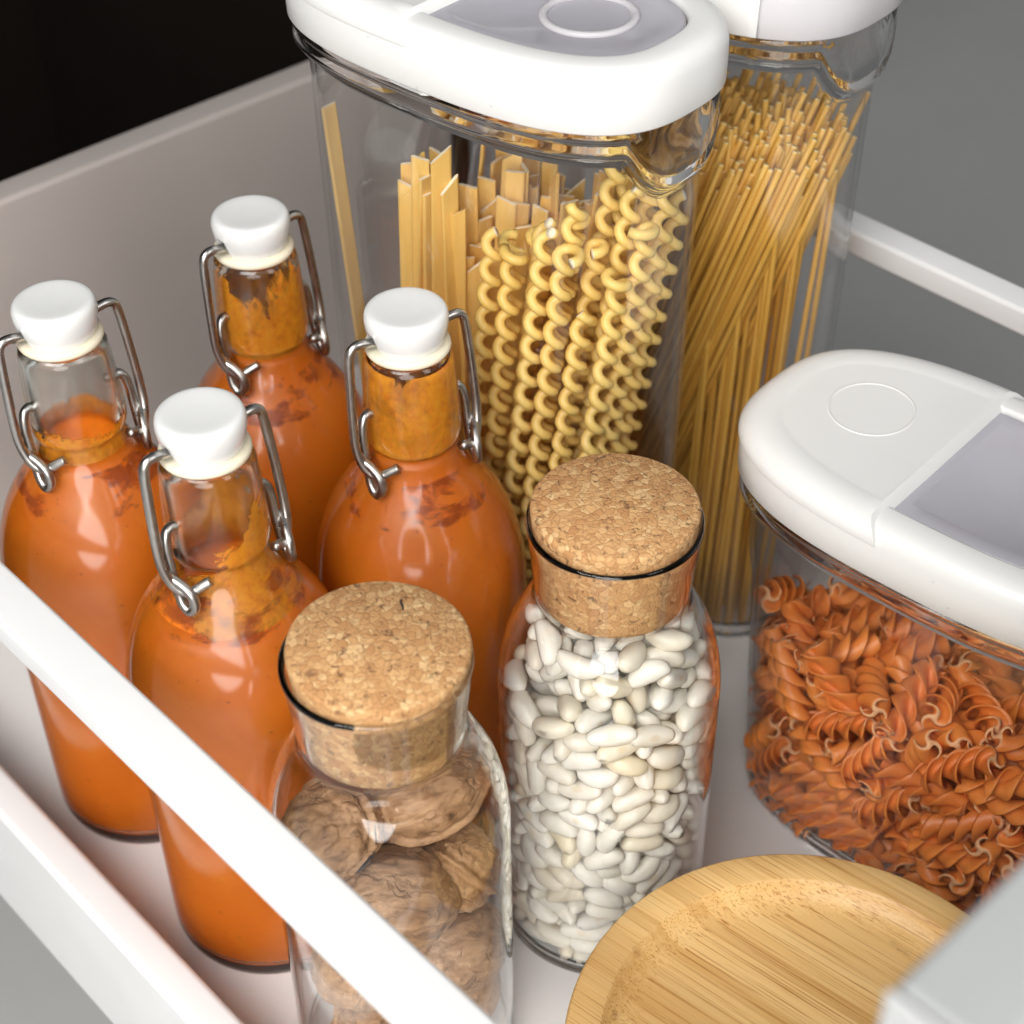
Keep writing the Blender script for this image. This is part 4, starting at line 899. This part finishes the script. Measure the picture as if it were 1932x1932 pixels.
def coil_mesh(L, phase, hook, pitch):
    pts = []; n = int(L / pitch * 12)
    for i in range(n + 1):
        k = i / n; z = L * k; rr = .0028; a = phase - 2 * math.pi * z / pitch; dx = 0; zz = z
        if hook:
            e = max(0, (z - (L - pitch * .8)) / (pitch * .8)); rr += .0028 * e; zz = z - e * e * pitch * .45; dx = .0028 * e
        pts.append(Vector((rr * math.cos(a) + dx, rr * math.sin(a), zz)))
    v, f, ns = tube(pts, .0022, 8)
    o = mesh_obj('coil', v, f, ['coil_pasta', 'pasta_cut'], None, True, [0] * ns + [1] * (len(f) - ns))
    me = o.data; bpy.data.objects.remove(o); return me
CM = [coil_mesh(.250 + .022 * rng.random(), rng.uniform(0, 6.28), h, rng.uniform(.0116, .0136)) for h in (0, 1, 0, 1, 0, 1, 1, 0, 0, 1, 0)]
CL = 'curly corkscrew pasta strand standing in the tall mixed jar'
CG = 'corkscrew strands in the tall jar'
coil_spots = []
for lx, ly, dz in [(-.0260, -.0365, .004), (-.0375, -.0352, .016), (-.0480, -.0328, .018), (-.0580, -.0290, .016), (-.0665, -.0232, -.020), (-.0728, -.0150, .012), (-.0765, -.0045, .026), (-.0770, .0070, .030), (-.0740, .0185, .026),
                   (-.0310, -.0265, .010), (-.0425, -.0238, .018), (-.0530, -.0195, .022), (-.0615, -.0125, .018), (-.0660, -.0025, .034), (-.0655, .0095, .030), (-.0610, .0205, .028),
                   (-.0365, -.0150, .016), (-.0475, -.0105, .024), (-.0545, -.0010, .028), (-.0545, .0110, .030)]:
    coil_spots.append((lx, ly, dz))
for i, (lx, ly, dz) in enumerate(coil_spots):
    foot = P1(lx * .93 + .030 + rng.uniform(-.004, .004), max(-.0345, ly * .95), .008); head = P1(lx + rng.uniform(-.0015, .0015), ly * .96 + rng.uniform(-.0012, .0012), .265)
    o = stand(CM[i % 11], foot + Vector((0, 0, max(0, dz))), head, rng.uniform(0, 6.28), 'corkscrew_pasta', CL if dz > 0 else 'short corkscrew strand ending below its neighbours in the tall mixed jar', 'pasta', CG)
    if dz < 0: o.scale = (1, 1, .92)

def rod_mesh(L, r, bend):
    pts = [Vector((bend * math.sin(math.pi * i / 6), 0, L * i / 6)) for i in range(7)]
    v, f, ns = tube(pts, r, 7)
    o = mesh_obj('rod', v, f, ['spaghetti', 'spaghetti_cut'], None, True, [0] * ns + [1] * (len(f) - ns))
    me = o.data; bpy.data.objects.remove(o); return me
SM = [rod_mesh(.258 + .006 * i, .00135, b) for i, b in enumerate((0, .001, -.0012, .0016, 0))]
SL = 'thin golden spaghetti strand leaning in a bundle in the rear tall jar'
SG = 'spaghetti in the rear tall jar'
cnt = 0
pq = []
for i in range(27):
    for j in range(21):
        tp = .3725 + i * .0031 + rng.uniform(-.0007, .0007); tq = .4930 + j * .0036 + (i % 2) * .0018 + rng.uniform(-.0008, .0008)
        dq = .009 + (tq - .493) * .46; dp = .079 - (dq - .009) * .65
        if not in2(tp - .004, tq + .002, .0835, .0425): continue
        bp, bq = tp + dp, tq - dq
        for _ in range(40):
            if in2(bp, bq, .080, .0395): break
            bp += (C2[0] - bp) * .03; bq += (C2[1] - bq) * .06
        pq.append((bp, bq, tp, tq))
pq = sorted(pq, key=lambda t: t[2] * .9 + t[3] * 1.0)
rest, pq = pq[252:], pq[:252]
for bp, bq, tp, tq in pq:
    stand(rng.choice(SM), W(bp, bq, .005 + abs(rng.gauss(0, .008))), W(tp + rng.uniform(-.002, .002), tq + rng.uniform(-.0015, .0015), .258), rng.uniform(0, 6.28), 'spaghetti_strand', SL, 'pasta', SG)
rv, rf = [], []
for bp, bq, tp, tq in rest:
    a, c = W(bp, bq, .006 + abs(rng.gauss(0, .008))), W(tp + rng.uniform(-.002, .002), tq + rng.uniform(-.0015, .0015), .258)
    v, f, _ = tube([a, a + (c - a).normalized() * (.26 + rng.random() * .02)], .00145, 6)
    o_ = len(rv); rv += v; rf += [tuple(i + o_ for i in fc) for fc in f]
ro = mesh_obj('spaghetti', rv, rf, 'spaghetti'); ro['kind'] = 'stuff'; tag(ro, 'rest of the golden spaghetti bundle deep in the rear tall jar', 'pasta')
for k in range(63):
    bp = .3745 + .0041 * (k % 9) + rng.uniform(-.0008, .0008); bq = .4900 + .0050 * (k // 9) + rng.uniform(-.0015, .0015)
    if not in2(bp, bq, .0790, .0390): continue
    stand(rng.choice(SM), W(bp, bq, .0055), W(bp + rng.uniform(-.001, .004), bq + rng.uniform(.004, .020), .2), rng.uniform(0, 6.28), 'spaghetti_strand', 'thin spaghetti strand standing upright at the spout end of the rear tall jar', 'pasta', 'upright spaghetti in the rear tall jar')

# fusilli ----------------------------------------------------------
def fusillo_mesh(L, turns, rad, curl, bend):
    th = .00085
    sec = []
    for k in range(3):
        a0 = 2 * math.pi * k / 3
        rr = [.0011, .0026, .0041, .0054, rad]
        left, right = [], []
        for r in rr:
            a = a0 + curl * (r / rad) ** 1.6
            w = th * (1.2 - .35 * r / rad)
            left.append((r * math.cos(a) - w * math.sin(a), r * math.sin(a) + w * math.cos(a)))
            right.append((r * math.cos(a) + w * math.sin(a), r * math.sin(a) - w * math.cos(a)))
        sec += right + left[::-1]
    m = len(sec); ns = 30; verts, faces, mi = [], [], []
    for i in range(ns + 1):
        k = i / ns; x = (k - .5) * 2 * L; a = 2 * math.pi * turns * k
        if i == 1: x = -L + .0007
        if i == ns - 1: x = L - .0007
        sc = 1 - .05 * math.sin(k * 19)
        for u, v in sec:
            verts.append((x, (u * math.cos(a) - v * math.sin(a)) * sc + bend * (1 - (2 * k - 1) ** 2), (u * math.sin(a) + v * math.cos(a)) * sc))
    for i in range(ns):
        for k in range(m):
            j = (k + 1) % m; faces.append((i * m + k, i * m + j, (i + 1) * m + j, (i + 1) * m + k)); mi.append(0)
    # end faces: the three blades and the core, from the section's own points
    for base, fl_ in ((0, False), (ns * m, True)):
        core = []
        for b in range(3):
            s0 = b * 10
            for q in range(4):
                f4 = (base + s0 + q, base + s0 + q + 1, base + s0 + 8 - q, base + s0 + 9 - q)
                faces.append(f4 if fl_ else f4[::-1]); mi.append(1)
            core += [base + s0, base + s0 + 9]
        faces.append(tuple(core) if fl_ else tuple(core[::-1])); mi.append(1)
    o = fix_normals(mesh_obj('fusillo', verts, faces, ['fusilli', 'fusilli_cut'], None, True, mi))
    me = o.data; bpy.data.objects.remove(o); return me
FM = [fusillo_mesh(.0175, -1.35, .0069, 1.45, .0008), fusillo_mesh(.0190, -1.5, .0067, 1.5, -.001), fusillo_mesh(.0165, -1.25, .0070, 1.35, .0012), fusillo_mesh(.0180, -1.4, .0068, 1.45, 0)]
# simulated in a jar whose long axis is x: turn it on to the jar's y axis
place_many(FUSILLI, FM, W(*C3, .0045), C3R + R(90), 'fusilli_piece', 'red-orange spiral fusilli piece in the low clear jar', 'pasta', 'red fusilli in the low jar', (.93, 1.0))

# ------------------------------------------------------------------ bamboo-lidded canister
bc = tag(empty('lidded_canister', W(.168, .298, 0)), 'low round canister with a dished bamboo lid beside the bean jar', 'canister')
v, f = lathe([(0, 0), (.078, 0), (.081, .002), (.082, .006), (.082, .0755), (.0805, .0772), (.0785, .0765), (.0785, .005), (0, .004)], 80)
fix_normals(mesh_obj('pot', v, f, 'ceramic_white', bc))
Zt = .090
v, f = lathe([(0, Zt - .0122), (.0867, Zt - .0122), (.0880, Zt - .0112), (.0885, Zt - .0095), (.0885, Zt - .0016), (.0881, Zt - .0005), (.0873, Zt), (.0762, Zt), (.0755, Zt - .0004), (.0744, Zt - .0022), (.0715, Zt - .0052), (.0675, Zt - .0068), (.0635, Zt - .0073), (.05, Zt - .0074), (.02, Zt - .0074), (0, Zt - .0074)], 128)
lid = fix_normals(mesh_obj('bamboo_lid', v, f, 'bamboo', bc))
